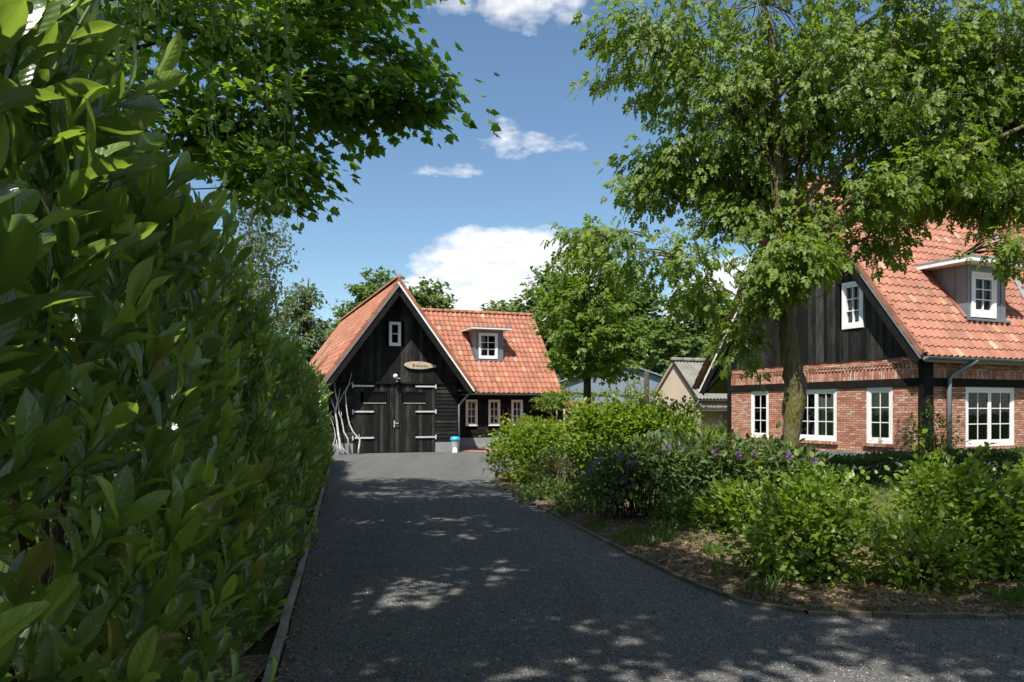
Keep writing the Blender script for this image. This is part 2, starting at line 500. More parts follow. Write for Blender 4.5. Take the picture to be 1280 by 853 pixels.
class MB:
    def __init__(self):
        self.v, self.f, self.r = [], [], []

    def add(self, vs_, fs, r=0.5):
        b = len(self.v)
        self.v.extend([tuple(x) for x in vs_])
        self.f.extend([tuple(i + b for i in f) for f in fs])
        self.r.extend([r] * len(fs))

    def box(self, x0, x1, y0, y1, z0, z1, r=.5):
        x0, x1 = sorted((x0, x1)); y0, y1 = sorted((y0, y1)); z0, z1 = sorted((z0, z1))
        self.add([(x0, y0, z0), (x1, y0, z0), (x1, y1, z0), (x0, y1, z0), (x0, y0, z1), (x1, y0, z1), (x1, y1, z1), (x0, y1, z1)],
                 [(0, 3, 2, 1), (4, 5, 6, 7), (0, 1, 5, 4), (1, 2, 6, 5), (2, 3, 7, 6), (3, 0, 4, 7)], r)

    def beam(self, p0, p1, w, h, hint=(0, 0, 1), r=.5):
        p0, p1 = Vector(p0), Vector(p1)
        a, b = frame_of(p1 - p0, Vector(hint))
        a, b = a * w / 2, b * h / 2
        self.add([p0 - a - b, p0 + a - b, p0 + a + b, p0 - a + b, p1 - a - b, p1 + a - b, p1 + a + b, p1 - a + b],
                 [(0, 1, 2, 3), (7, 6, 5, 4), (0, 4, 5, 1), (1, 5, 6, 2), (2, 6, 7, 3), (3, 7, 4, 0)], r)

    def prism(self, poly, off, r=.5):
        n = len(poly)
        off = Vector(off)
        P = [Vector(p) for p in poly]
        self.add(P + [p + off for p in P], [tuple(range(n))[::-1], tuple(range(n, 2 * n))] + [(i, (i + 1) % n, n + (i + 1) % n, n + i) for i in range(n)], r)

    def tube(self, pts, rad, n=8, caps=True, r=.5, wob=0.0):
        pts = [Vector(p) for p in pts]
        if isinstance(rad, (int, float)):
            rad = [rad] * len(pts)
        vs_, fs = [], []
        a = None
        for i, p in enumerate(pts):
            d = (pts[min(i + 1, len(pts) - 1)] - pts[max(i - 1, 0)])
            if d.length < 1e-6:
                d = Vector((0, 0, 1))
            d.normalize()
            if a is None:
                a, b = frame_of(d)
            else:
                a = (a - d * a.dot(d)).normalized()
                b = a.cross(d)
            for j in range(n):
                t = 2 * math.pi * j / n
                q = rad[i] * (1 + wob * (random.random() - .5))
                vs_.append(p + a * math.cos(t) * q + b * math.sin(t) * q)
        for i in range(len(pts) - 1):
            for j in range(n):
                fs.append((i * n + j, i * n + (j + 1) % n, (i + 1) * n + (j + 1) % n, (i + 1) * n + j))
        if caps:
            fs.append(tuple(range(n))[::-1])
            fs.append(tuple((len(pts) - 1) * n + j for j in range(n)))
        self.add(vs_, fs, r)

    def lathe(self, prof, c=(0, 0, 0), n=20, r=.5):
        vs_, fs = [], []
        for (rr, z) in prof:
            for j in range(n):
                t = 2 * math.pi * j / n
                vs_.append((c[0] + rr * math.cos(t), c[1] + rr * math.sin(t), c[2] + z))
        for i in range(len(prof) - 1):
            for j in range(n):
                fs.append((i * n + j, i * n + (j + 1) % n, (i + 1) * n + (j + 1) % n, (i + 1) * n + j))
        fs.append(tuple(range(n))[::-1])
        fs.append(tuple((len(prof) - 1) * n + j for j in range(n)))
        self.add(vs_, fs, r)

    def build(self, name, mat, parent=None, smooth=False, bevel=0.0):
        me = bpy.data.meshes.new(name)
        me.from_pydata(self.v, [], self.f)
        at = me.attributes.new('rnd', 'FLOAT', 'FACE')
        at.data.foreach_set('value', np.array(self.r, dtype=np.float32))
        if smooth:
            me.polygons.foreach_set('use_smooth', [True] * len(me.polygons))
        me.materials.append(mat)
        me.update()
        o = bpy.data.objects.new(name, me)
        link(o, parent)
        if bevel:
            bv = o.modifiers.new('bevel', 'BEVEL')
            bv.width = bevel
            bv.segments = 2
            bv.limit_method = 'ANGLE'
        return o


# ---- leaves: (verts x=across, y=along, z=normal ; faces)
def grid_leaf(nl, nw, width, curl, fold, wprof, wave=0.0):
    V, UV, F_ = [], [], []
    for i in range(nl + 1):
        t = i / nl
        w = wprof(t) * width
        for j in range(nw + 1):
            s = j / nw * 2 - 1
            z = fold * abs(s) * w - curl * t * t + wave * math.sin(t * 9 + s * 1.5) * abs(s)
            V.append((s * w, t, z))
            UV.append((s * .5, t))
    for i in range(nl):
        for j in range(nw):
            a = i * (nw + 1) + j
            F_.append((a, a + 1, a + nw + 2, a + nw + 1))
    return np.array(V), F_, np.array(UV)


def ell_prof(t):
    u = min(1, t * .97 + .02)
    return max(.03, math.sin(math.pi * u ** 1.3) ** .66)


T_LAUREL_HI = grid_leaf(8, 4, .165, .20, .5, ell_prof, .022)
T_LAUREL_MID = grid_leaf(4, 2, .17, .15, .4, ell_prof)
T_LAUREL_LO = grid_leaf(2, 2, .20, .12, .3, ell_prof)


def poly_leaf(width, fold=.25, curl=.1):
    # ovate leaf, two quads folded on the midrib
    V = np.array([(0, 0, 0), (0, 1, -curl), (-width * .9, .30, fold * width), (-width * .75, .68, fold * width - curl * .5), (width * .9, .30, fold * width), (width * .75, .68, fold * width - curl * .5)])
    return V, [(0, 1, 3, 2), (0, 4, 5, 1)], V[:, :2].copy()


T_OVATE = poly_leaf(.36)
T_NARROW = poly_leaf(.22, .2, .2)
T_ROUND = poly_leaf(.5, .2, .08)


def star_leaf():
    pts = [(0, 0), (.20, .06), (.46, .10), (.34, .28), (.62, .46), (.38, .50), (.30, .58), (.20, .78), (0, 1.05)]
    right = [(x, y, -.18 * x * x - .08 * y * y) for x, y in pts]
    left = [(-x, y, z) for x, y, z in right[1:-1]][::-1]
    V = np.array(right + left + [(0, .38, .03)])
    n = len(V) - 1
    return V, [(i, (i + 1) % n, n) for i in range(n)], V[:, :2].copy()


T_STAR = star_leaf()


def compound(n_pairs, lw, step, droop):
    V, F_, UV = [], [], []
    base = T_OVATE if lw is None else poly_leaf(lw)
    specs = [(0.0, n_pairs * step, 0.0, .62)]
    for p in range(n_pairs):
        for s in (-1, 1):
            specs.append((s * 62, (p + .6) * step, s * .01, .5))
    for ang, y0, x0, sc in specs:
        a = R(ang)
        for x, y, z in base[0]:
            X, Y = x * sc, y * sc
            xx = X * math.cos(a) + Y * math.sin(a)
            yy = -X * math.sin(a) + Y * math.cos(a)
            rr = math.hypot(xx, yy)
            V.append((x0 + xx, y0 + yy, z * sc - droop * rr * rr - droop * .5 * y0))
        b = len(V) - len(base[0])
        F_ += [tuple(i + b for i in f) for f in base[1]]
        UV += [(0, 0)] * len(base[0])
    return np.array(V), F_, np.array(UV)


T_ELDER = compound(2, .32, .30, .35)
T_CLUMP3 = compound(1, .40, .20, .25)


def norm(a):
    return a / np.maximum(np.linalg.norm(a, axis=-1, keepdims=True), 1e-9)


def leaves(name, P, D, Nn, S, tmpl, rnd, mat, parent=None, uv=False, smooth=True):
    """one mesh holding a leaf at every P, pointing along D with its face to Nn"""
    V, F_, UV = tmpl
    P = np.asarray(P, float); D = norm(np.asarray(D, float)); Nn = np.asarray(Nn, float)
    Nn = norm(Nn - D * np.sum(D * Nn, 1, keepdims=True))
    B = np.cross(D, Nn)
    n, kv = len(P), len(V)
    S = np.broadcast_to(np.asarray(S, float), (n,))
    vv = P[:, None, :] + S[:, None, None] * (V[None, :, 0:1] * B[:, None] + V[None, :, 1:2] * D[:, None] + V[None, :, 2:3] * Nn[:, None])
    lens = np.array([len(f) for f in F_])
    flat = np.concatenate([np.array(f) for f in F_])
    loops = (np.arange(n)[:, None] * kv + flat[None]).ravel()
    totals = np.tile(lens, n)
    starts = np.concatenate([[0], np.cumsum(totals)[:-1]])
    me = bpy.data.meshes.new(name)
    me.vertices.add(n * kv)
    me.vertices.foreach_set('co', vv.ravel().astype(np.float32))
    me.loops.add(len(loops))
    me.loops.foreach_set('vertex_index', loops.astype(np.int32))
    me.polygons.add(len(totals))
    me.polygons.foreach_set('loop_start', starts.astype(np.int32))
    at = me.attributes.new('rnd', 'FLOAT', 'FACE')
    at.data.foreach_set('value', np.repeat(np.asarray(rnd, float), len(F_)).astype(np.float32))
    if uv:
        ul = me.uv_layers.new(name='uv')
        ul.data.foreach_set('uv', np.tile(UV[flat], (n, 1)).ravel().astype(np.float32))
    if smooth:
        me.polygons.foreach_set('use_smooth', np.ones(len(totals), bool))
    me.materials.append(mat)
    me.update(calc_edges=True)
    me.validate()
    o = bpy.data.objects.new(name, me)
    return link(o, parent)


def rand_dirs(n, up=0.0):
    a = rng.normal(size=(n, 3))
    a[:, 2] += up
    return norm(a)


def curve_pts(p0, p1, sag=0.0, jit=0.0, n=5):
    p0, p1 = Vector(p0), Vector(p1)
    L_ = (p1 - p0).length
    out = []
    for i in range(n + 1):
        t = i / n
        p = p0.lerp(p1, t)
        p.z += sag * L_ * math.sin(math.pi * t)
        if 0 < i < n:
            p += Vector((random.uniform(-1, 1), random.uniform(-1, 1), random.uniform(-1, 1))) * jit * L_
        out.append(p)
    return out


def polyline_at(pts, t):
    x = t * (len(pts) - 1)
    i = min(int(x), len(pts) - 2)
    return Vector(pts[i]).lerp(Vector(pts[i + 1]), x - i)


def grow_tree(name, label, cat, loc, trunk, trad, blobs, leaf, mat, bark, group=None, ls=.1, per=30, spread=.35, droop=.4,
              up=1.2, shell=.45, limb_r=.06, twig_r=.012, extra_limbs=(), tseg=10, hang=0.0, wob=0.0, flat=1.0, strict=False):
    """trunk: points relative to loc; blobs: (x,y,z, rx,ry,rz, clusters[, where on the trunk its limb leaves])"""
    root = empty(name, loc, random.uniform(-.01, .01), label, cat, group)
    wood = MB()
    if wob:
        tp, tr_ = [], []
        for i in range(46):
            t = i / 45
            tp.append(polyline_at(trunk, t) + Vector((random.gauss(0, .008), random.gauss(0, .008), 0)))
            x = t * (len(trad) - 1); a_ = min(int(x), len(trad) - 2)
            tr_.append((trad[a_] * (1 - x + a_) + trad[a_ + 1] * (x - a_)) * (1 + .04 * math.sin(i * 1.7) + random.gauss(0, .03)))
        wood.tube(tp, tr_, tseg, wob=wob * 1.6)
    else:
        wood.tube(trunk, trad, tseg, wob=wob)
    for pts, rad in extra_limbs:
        wood.tube(pts, rad, 8, wob=wob)
    P, D, Nn, S, Q = [], [], [], [], []
    for bl in blobs:
        c = Vector(bl[:3]); rad = Vector(bl[3:6]); nc = bl[6]
        t0 = bl[7] if len(bl) > 7 else max(.25, min(.98, (c.z - rad.z - trunk[0][2]) / max(.1, trunk[-1][2] - trunk[0][2]) * .9))
        start = polyline_at(trunk, t0)
        limb = curve_pts(start, c, .10, .045, 6)
        Lr = limb_r * max(.2, min(1.4, (rad.length / 2.2) ** 1.6))
        wood.tube(limb, [Lr * (1 - .75 * i / 6) for i in range(7)], 6, caps=False)
        for _ in range(nc):
            d = rand_dirs(1)[0]
            rr = shell + (1 - shell) * random.random() ** .6
            q = c + Vector((d[0] * rad.x * rr, d[1] * rad.y * rr, d[2] * rad.z * rr))
            s = polyline_at(limb, random.uniform(max(.62, 1 - .9 / max(.5, (c - start).length)), 1.0))
            tw = curve_pts(s, q, .08, .07, 4)
            wood.tube(tw, [twig_r * (1.3 - i * .26) for i in range(5)], 4, caps=False)
            k = max(3, int(per * random.uniform(.6, 1.4)))
            ax = (tw[-1] - tw[-3]).normalized() if (tw[-1] - tw[-3]).length > 1e-4 else Vector(d)
            ax = np.array(ax); ax[2] = ax[2] * flat
            ax = ax / max(1e-6, np.linalg.norm(ax))
            tt = rng.uniform(-1.0, 1.0, k)[:, None]
            pos = np.array(q)[None] + ax[None] * tt * spread + rng.normal(size=(k, 3)) * spread * np.array([.42, .42, .30 * flat])
            pos[:, 2] -= hang * rng.random(k) * spread
            out = norm(pos - np.array(q)[None] + ax[None] * spread * .9 + rng.normal(size=(k, 3)) * .25 * spread)
            dd = out.copy(); dd[:, 2] -= droop * rng.uniform(.3, 1.3, k)
            nn = rng.normal(size=(k, 3)) * .55; nn[:, 2] += up
            P.append(pos); D.append(dd); Nn.append(nn)
            S.append(ls * rng.uniform(.65, 1.25, k))
            Q.append(np.clip(rng.normal(.45 + .25 * (random.random() - .4), .2, k), 0, 1))
    wood.build('trunk', bark, root, smooth=True)
    leaves('crown', np.concatenate(P), np.concatenate(D), np.concatenate(Nn), np.concatenate(S), leaf, np.concatenate(Q), mat, root)
    return root


def copy_tree(root, loc, rz, sc, label, group=None):
    r = root.copy()
    link(r)
    r.location = loc
    r.rotation_euler = (0, 0, rz)
    r.scale = sc
    r['label'] = label
    if group:
        r['group'] = group
    for ch in list(root.children):
        c = ch.copy()
        link(c, r)
    return r


def shrub(name, label, cat, loc, blobs, n_leaf, leaf, mat, ls, group=None, stems=14, clump=.16, per=14, up=1.0, shell=.55, out_bias=1.0, bottom=.02, sprigs=0, part='foliage'):
    root = empty(name, loc, 0, label, cat, group)
    wood = MB()
    vol = np.array([b[3] * b[4] * b[5] for b in blobs]) ** (2 / 3)
    P, D, Nn, S, Q = [], [], [], [], []
    for b, w in zip(blobs, vol / vol.sum()):
        c = np.array(b[:3]); rad = np.array(b[3:6])
        nc = max(4, int(n_leaf * w / per))
        d = rand_dirs(nc, .25)
        lump = 1 + .16 * np.sin(d[:, 0] * 5 + d[:, 2] * 4 + c[0] * 3) + .12 * np.sin(d[:, 1] * 7 - d[:, 2] * 6)
        rr = (shell + (1 - shell) * rng.random(nc) ** .5) * lump
        q = c + d * rad * rr[:, None]
        q[:, 2] = np.where(q[:, 2] < bottom, bottom + rng.random(nc) * .12, q[:, 2])
        for i in range(nc):
            k = max(3, int(per * rng.uniform(.5, 1.5)))
            pos = q[i] + rng.normal(size=(k, 3)) * clump
            o = norm((pos - c) / rad) * out_bias + rng.normal(size=(k, 3)) * .6
            o[:, 2] += .25
            nn = norm((pos - c) / rad) * .7 + rng.normal(size=(k, 3)) * .5
            nn[:, 2] += up
            P.append(pos); D.append(o); Nn.append(nn)
            S.append(ls * rng.uniform(.6, 1.3, k))
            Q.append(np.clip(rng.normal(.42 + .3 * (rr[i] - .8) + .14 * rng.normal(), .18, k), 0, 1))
        for _ in range(max(2, int(stems * w))):
            j = rng.integers(nc)
            wood.tube(curve_pts((c[0] * .6 + rng.normal() * .08, c[1] * .6 + rng.normal() * .08, -.02), q[j], .06, .05, 4), [.016, .013, .010, .007, .004], 5, caps=False)
    for _ in range(sprigs):
        b = blobs[rng.integers(len(blobs))]
        a = rng.uniform(0, 6.28)
        p0 = Vector((b[0] + math.cos(a) * b[3] * .6, b[1] + math.sin(a) * b[4] * .6, b[2] + b[5] * .6))
        h = rng.uniform(.25, .55)
        p1 = p0 + Vector((math.cos(a) * .15, math.sin(a) * .15, h))
        pts = curve_pts(p0, p1, 0, .04, 4)
        wood.tube(pts, [.006, .005, .004, .003, .002], 4, caps=False)
        k = 16
        t = rng.uniform(.2, 1, k)
        pos = np.array([polyline_at(pts, x) for x in t])
        P.append(pos); D.append(norm(rng.normal(size=(k, 3)) + np.array([0, 0, .5]))); nn = rng.normal(size=(k, 3)) * .4; nn[:, 2] += 1
        Nn.append(nn); S.append(ls * rng.uniform(.6, 1.1, k)); Q.append(rng.uniform(.5, 1, k))
    P = np.concatenate(P)
    P[:, 2] = np.maximum(P[:, 2], .015)
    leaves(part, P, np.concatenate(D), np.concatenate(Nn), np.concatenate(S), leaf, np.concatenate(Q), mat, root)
    wood.build('stem', M['twig'], root, smooth=True)
    return root


# ================================================================== building helpers
def wall_open(mb, axis, a0, a1, z0, z1, n0, n1, holes):
    """a wall slab along an axis with rectangular holes (a0,a1,z0,z1); n0..n1 is its thickness"""
    xs = sorted({a0, a1, *[h[0] for h in holes], *[h[1] for h in holes]})
    xs = [x for x in xs if a0 <= x <= a1]
    for i in range(len(xs) - 1):
        xa, xb = xs[i], xs[i + 1]
        cuts = sorted([(h[2], h[3]) for h in holes if h[0] < (xa + xb) / 2 < h[1]])
        z = z0
        for c0, c1 in cuts + [(z1, z1)]:
            if min(c0, z1) > z + 1e-4:
                if axis == 'x':
                    mb.box(xa, xb, n0, n1, z, min(c0, z1))
                else:
                    mb.box(n0, n1, xa, xb, z, min(c0, z1))
            z = max(z, c1)


def window(parent, axis, face, out, a0, a1, z0, z1, cas=1, cols=2, rows=3, fw=.065, front=.0, sill=None, curtain=None, mat='white', bar=.026):
    """window in a wall; face = wall face coordinate, out = +1/-1 the outward way of the wall's normal"""
    def B(mb, aa, ab, na, nb, za, zb):
        na, nb = face + out * na, face + out * nb
        if axis == 'x':
            mb.box(aa, ab, na, nb, za, zb)
        else:
            mb.box(na, nb, aa, ab, za, zb)
    fr = MB()
    d0, d1 = -.09, front
    B(fr, a0, a0 + fw, d0, d1, z0, z1)
    B(fr, a1 - fw, a1, d0, d1, z0, z1)
    B(fr, a0 + fw, a1 - fw, d0, d1, z1 - fw, z1)
    B(fr, a0 + fw, a1 - fw, d0, d1 + .012, z0, z0 + fw * 1.25)
    pane = MB()
    w = (a1 - a0 - 2 * fw) / cas
    for k in range(cas):
        b0 = a0 + fw + k * w + (.004 if k else 0)
        b1 = a0 + fw + (k + 1) * w - (.004 if k < cas - 1 else 0)
        c0, c1 = z0 + fw * 1.25 + .004, z1 - fw - .003
        s = fw * .75
        e0, e1 = -.075, front - .014
        B(fr, b0, b0 + s, e0, e1, c0, c1)
        B(fr, b1 - s, b1, e0, e1, c0, c1)
        B(fr, b0 + s, b1 - s, e0, e1, c1 - s, c1)
        B(fr, b0 + s, b1 - s, e0, e1, c0, c0 + s)
        for i in range(1, cols):
            x = b0 + s + (b1 - b0 - 2 * s) * i / cols
            B(fr, x - bar / 2, x + bar / 2, e0 + .02, e1 - .012, c0 + s, c1 - s)
        for j in range(1, rows):
            z = c0 + s + (c1 - c0 - 2 * s) * j / rows
            B(fr, b0 + s, b1 - s, e0 + .021, e1 - .0135, z - bar / 2, z + bar / 2)
        B(pane, b0 + s * .5, b1 - s * .5, -.052, -.047, c0 + s * .5, c1 - s * .5)
    win = fr.build('window', M[mat], parent)
    pane.build('pane', M['glass'], win)
    if sill:
        sb = MB()
        B(sb, a0 - .06, a1 + .06, -.02, sill[1], z0 - sill[0], z0 - .004)
        sb.build('sill', M[sill[2]], win)
    if curtain:
        cm, spans = curtain
        for (t0, t1, zt) in spans:
            cb = MB()
            n = 14
            x0, x1 = a0 + (a1 - a0) * t0, a0 + (a1 - a0) * t1
            top, bot = z1 - .06, z0 + (z1 - z0) * zt
            vs_ = []
            for i in range(n + 1):
                x = x0 + (x1 - x0) * i / n
                nn = face + out * (-.16 + .018 * math.sin(i * 2.1))
                for z in (bot, top):
                    vs_.append((x, nn, z) if axis == 'x' else (nn, x, z))
            cb.add(vs_, [(2 * i, 2 * i + 2, 2 * i + 3, 2 * i + 1) for i in range(n)])
            cb.build('curtain', M[cm], win)
    return win


def tile_plane(mb, o, ux, vx, width, length, tw=.236, th=.325, keep=None, amp=.032, step=.03, rmap=None):
    """pantiles on a roof plane: o = lower corner, ux along the eave, vx up the slope"""
    o, ux, vx = Vector(o), Vector(ux).normalized(), Vector(vx).normalized()
    nz = ux.cross(vx).normalized()
    if nz.z < 0:
        nz = -nz
    nc = max(1, round(width / tw)); nr = max(1, round(length / th))
    tw, th = width / nc, length / nr
    prof = [(0, .15), (.16, -.55), (.40, -.75), (.62, .1), (.78, .95), (.92, .8), (1.0, .15)]
    for j in range(nr):
        for i in range(nc):
            u, v = i * tw, j * th
            if keep and not keep(o + ux * (u + tw / 2) + vx * (v + th / 2)):
                continue
            jz = random.uniform(-.004, .004)
            lo, up_, lip = [], [], []
            for t, h in prof:
                base = o + ux * (u + t * tw)
                sk = random.uniform(-.003, .003)
                lo.append(base + vx * (v - .03 + sk) + nz * (h * amp + step + .02 + jz))
                up_.append(base + vx * (v + th + .02) + nz * (h * amp + .02 + jz))
                lip.append(base + vx * (v - .03 + sk) + nz * (h * amp + step - .012 + jz))
            n = len(prof)
            q = random.random()
            q = q * .88 if random.random() > .05 else random.uniform(.88, 1)
            mb.add(lo + up_ + lip, [(a, a + 1, n + a + 1, n + a) for a in range(n - 1)] + [(2 * n + a, 2 * n + a + 1, a + 1, a) for a in range(n - 1)], q)


def ridge_tiles(mb, p0, p1, r=.12, L_=.38, down=(0, 0, -1), arc=200):
    p0, p1 = Vector(p0), Vector(p1)
    d = (p1 - p0)
    n = max(1, round(d.length / L_))
    a, b = frame_of(d, Vector((0, 0, 1)))
    if b.z < 0:
        a, b = -a, -b
    for i in range(n):
        s, e = p0 + d * (i / n), p0 + d * ((i + 1.08) / n)
        vs_ = []
        m = 9
        for p, rr in ((s, r * 1.03), (e, r * .985)):
            for k in range(m):
                t = R(-(arc - 180) / 2 + arc * k / (m - 1))
                vs_.append(p + a * math.cos(t) * rr + b * math.sin(t) * rr)
        fs = [(k, k + 1, m + k + 1, m + k) for k in range(m - 1)] + [tuple(range(m))[::-1], tuple(range(m, 2 * m))]
        mb.add(vs_, fs, random.random() * .85)


def verge_strip(mb, p0, p1, out, nrm, L_=.34, w=.15, h=.12):
    p0, p1, out, nrm = Vector(p0), Vector(p1), Vector(out).normalized(), Vector(nrm).normalized()
    d = p1 - p0
    n = max(1, round(d.length / L_))
    for i in range(n):
        s_, e = p0 + d * (i / n), p0 + d * ((i + 1.1) / n)
        q = random.random() * .85
        j = random.uniform(-.004, .004)
        a, b = s_ + nrm * (.030 + j), e + nrm * (.004 + j)
        prof = [(-w * .9, -.02), (-w * .45, .028), (0, .03), (.03, .012), (.036, -h), (.018, -h), (.012, -.005), (-w * .9, -.04)]
        mb.prism([a + out * u + nrm * v for u, v in prof], b - a, q)


def vboards(mb, plane, face, out, a0, a1, zbot, ztop, bw=.16, th=.022, holes=(), gap=.005):
    """vertical boards; plane 'x' = wall along x (normal y), 'y' = wall along y; ztop(a) gives the roof line"""
    a = a0
    while a < a1 - .02:
        w = min(bw * random.uniform(.85, 1.15), a1 - a)
        b = a + w - gap
        hs = sorted([(h[2], h[3]) for h in holes if h[0] < b and h[1] > a])
        z = zbot
        j = random.uniform(0, .012)
        segs = []
        for c0, c1 in hs:
            segs.append((z, c0, False)); z = c1
        segs.append((z, None, True))
        q = random.random()
        for s0, s1, topo in segs:
            ta, tb = (ztop(a), ztop(b)) if topo else (s1, s1)
            if max(ta, tb) <= s0 + .02:
                continue
            ta, tb = max(ta, s0 + .005), max(tb, s0 + .005)
            n0, n1 = face, face + out * (th + j)
            pl = [(a, s0), (b, s0), (b, tb), (a, ta)]
            if plane == 'x':
                mb.prism([(p, n0, z_) for p, z_ in pl], (0, n1 - n0, 0), q)
            else:
                mb.prism([(n0, p, z_) for p, z_ in pl], (n1 - n0, 0, 0), q)
        a += w


def hboards(mb, plane, face, out, a0, a1, z0, z1, bh=.17, holes=(), th=.02):
    z = z0
    while z < z1 - .01:
        t = min(z + bh, z1)
        spans = [(a0, a1)]
        for h in holes:
            if h[2] < t - .01 and h[3] > z + .01:
                ns = []
                for s, e in spans:
                    if h[0] > s:
                        ns.append((s, min(e, h[0])))
                    if h[1] < e:
                        ns.append((max(s, h[1]), e))
                spans = ns
        q = random.random()
        for s, e in spans:
            if e - s < .01:
                continue
            o0 = face + out * (th + .022)
            o1 = face + out * th
            b_ = face
            pl = [(b_, z), (o0, z - .012), (o1, t - .005), (b_, t - .005)]
            if plane == 'x':
                mb.prism([(s, n, zz) for n, zz in pl], (e - s, 0, 0), q)
            else:
                mb.prism([(n, s, zz) for n, zz in pl], (0, e - s, 0), q)
        z = t


def gutter(mb, p0, p1, r=.065):
    p0, p1 = Vector(p0), Vector(p1)
    d = p1 - p0
    a, b = frame_of(d, Vector((0, 0, 1)))
    if b.z < 0:
        a, b = -a, -b
    m = 9
    vs_ = []
    for p in (p0, p1):
        for rr in (r, r - .006):
            for k in range(m):
                t = R(180 + 180 * k / (m - 1))
                vs_.append(p + a * math.cos(t) * rr + b * math.sin(t) * rr)
    fs = []
    for k in range(m - 1):
        fs.append((k, k + 1, 2 * m + k + 1, 2 * m + k))
        fs.append((m + k + 1, m + k, 3 * m + k, 3 * m + k + 1))
    fs.append((0, 2 * m, 3 * m, m))
    fs.append((m - 1, 2 * m - 1, 4 * m - 1, 3 * m - 1))
    fs.append(tuple(range(m)))
    fs.append(tuple(range(2 * m, 3 * m))[::-1])
    mb.add(vs_, fs)


# ================================================================== ground
def sheet(name, poly, z, mat):
    mb = MB()
    mb.add([(x, y, z) for x, y in poly], [tuple(range(len(poly)))])
    o = mb.build(name, mat)
    tag(o, kind='structure')
    return o


def edge_x(y):            # left edge of the drive (and the foot of the hedge)
    return -0.433 - 0.216 * y


def grid_sheet(name, x0, x1, y0, y1, nx, ny, zf, mat, inside=None, snap=None):
    mb = MB()
    vs_ = [(x0 + (x1 - x0) * i / nx, y0 + (y1 - y0) * j / ny) for j in range(ny + 1) for i in range(nx + 1)]
    fs = []
    for j in range(ny):
        for i in range(nx):
            a = j * (nx + 1) + i
            cx, cy = x0 + (x1 - x0) * (i + .5) / nx, y0 + (y1 - y0) * (j + .5) / ny
            if inside is None or inside(cx, cy):
                fs.append((a, a + 1, a + nx + 2, a + nx + 1))
    pts = []
    for x, y in vs_:
        q = snap(x, y) if snap else (x, y)
        pts.append((q[0], q[1], zf(x, y) if q == (x, y) else -.01))
    mb.add(pts, fs)
    return tag(mb.build(name, mat, None, True), kind='structure')


sheet('ground', [(-400, -200), (400, -200), (400, 700), (-400, 700)], -.02, M['lawn'])

RIGHT_EDGE = [(-.30, 20.0), (-.52, 18.6), (-.42, 17.6), (-.10, 16.0), (.75, 12.0), (1.43, 8.75), (1.78, 7.35), (2.02, 6.75), (2.45, 6.38), (3.2, 6.24), (4.3, 6.25), (7.0, 6.4), (14.0, 7.2)]
drive_poly = [(edge_x(-8), -8), (14, -8), (14.0, 7.2)] + RIGHT_EDGE[::-1][1:] + [(.6, 24), (1.8, 29.0), (3.2, 34.0), (-2, 33.0), (-13, 27.5), (edge_x(26), 26), (edge_x(16), 16), (edge_x(6), 6)]
sheet('driveway', drive_poly, .004, M['gravel'])


def edge_snap(x, y):
    pts = RIGHT_EDGE
    for (xa, ya), (xb, yb) in zip(pts[:8], pts[1:9]):
        if yb <= y <= ya:
            x = max(x, xa + (xb - xa) * (y - ya) / (yb - ya) + .012)
    for (xa, ya), (xb, yb) in zip(pts[8:-1], pts[9:]):
        if xa <= x <= xb:
            y = max(y, ya + (yb - ya) * (x - xa) / (xb - xa) + .012)
    return x, y


def bed_inside(x, y, mg=.02):
    # right of the drive's right edge
    pts = RIGHT_EDGE
    if y > 20.5 or x > 13.5:
        return False
    for (xa, ya), (xb, yb) in zip(pts[:8], pts[1:9]):
        if yb <= y <= ya:
            return x > xa + (xb - xa) * (y - ya) / (yb - ya) + mg
    for (xa, ya), (xb, yb) in zip(pts[8:-1], pts[9:]):
        if xa <= x <= xb:
            return y > ya + (yb - ya) * (x - xa) / (xb - xa) + mg
    return False


def bed_z(x, y):
    return .062 + .018 * math.sin(x * 2.1 + y * 1.3) + .012 * math.sin(x * 4.7 - y * 3.1) + .008 * math.sin(9 * x + 5 * y)


grid_sheet('garden_bed', -.8, 13.6, 6.1, 20.6, 144, 145, bed_z, M['soil'], lambda x, y: bed_inside(x, y, -.11), edge_snap)
grid_sheet('hedge_bed', -14, .6, -1.5, 26, 60, 90, lambda x, y: .02 + .02 * math.sin(5 * x + 3 * y), M['soil'], lambda x, y: edge_x(y) - 2.3 < x < edge_x(y) - .14)
sheet('terrace', [(-2.05, 31.2), (-1.0, 30.2), (2.6, 31.6), (1.9, 34.4), (-2.6, 33.0)], .012, M['paving'])


# concrete strip at the hedge foot, brick strip along the bed
def kerb(name, pts, w, h, L_, mat, label):
    mb = MB()
    acc = [Vector((x, y, 0)) for x, y in pts]
    for p, q in zip(acc[:-1], acc[1:]):
        n = max(1, round((q - p).length / L_))
        for i in range(n):
            s, e = p.lerp(q, i / n), p.lerp(q, (i + 1) / n)
            g = (e - s).normalized() * .004
            dz = random.uniform(-.014, .010)
            mb.beam(s + g + Vector((random.uniform(-.006, .006), 0, h / 2 - .03 + dz)), e - g + Vector((random.uniform(-.006, .006), 0, h / 2 - .03 + dz)), w, h, r=random.random())
    o = mb.build(name, mat, bevel=.006)
    return tag(o, kind='structure')


kerb('kerb', [(edge_x(y) - .05, y) for y in (0.5, 6, 12, 18, 24)], .06, .085, .9, M['concrete'], '')
kerb('bed_kerb', RIGHT_EDGE[1:], .06, .07, .30, M['brickedge'], '')


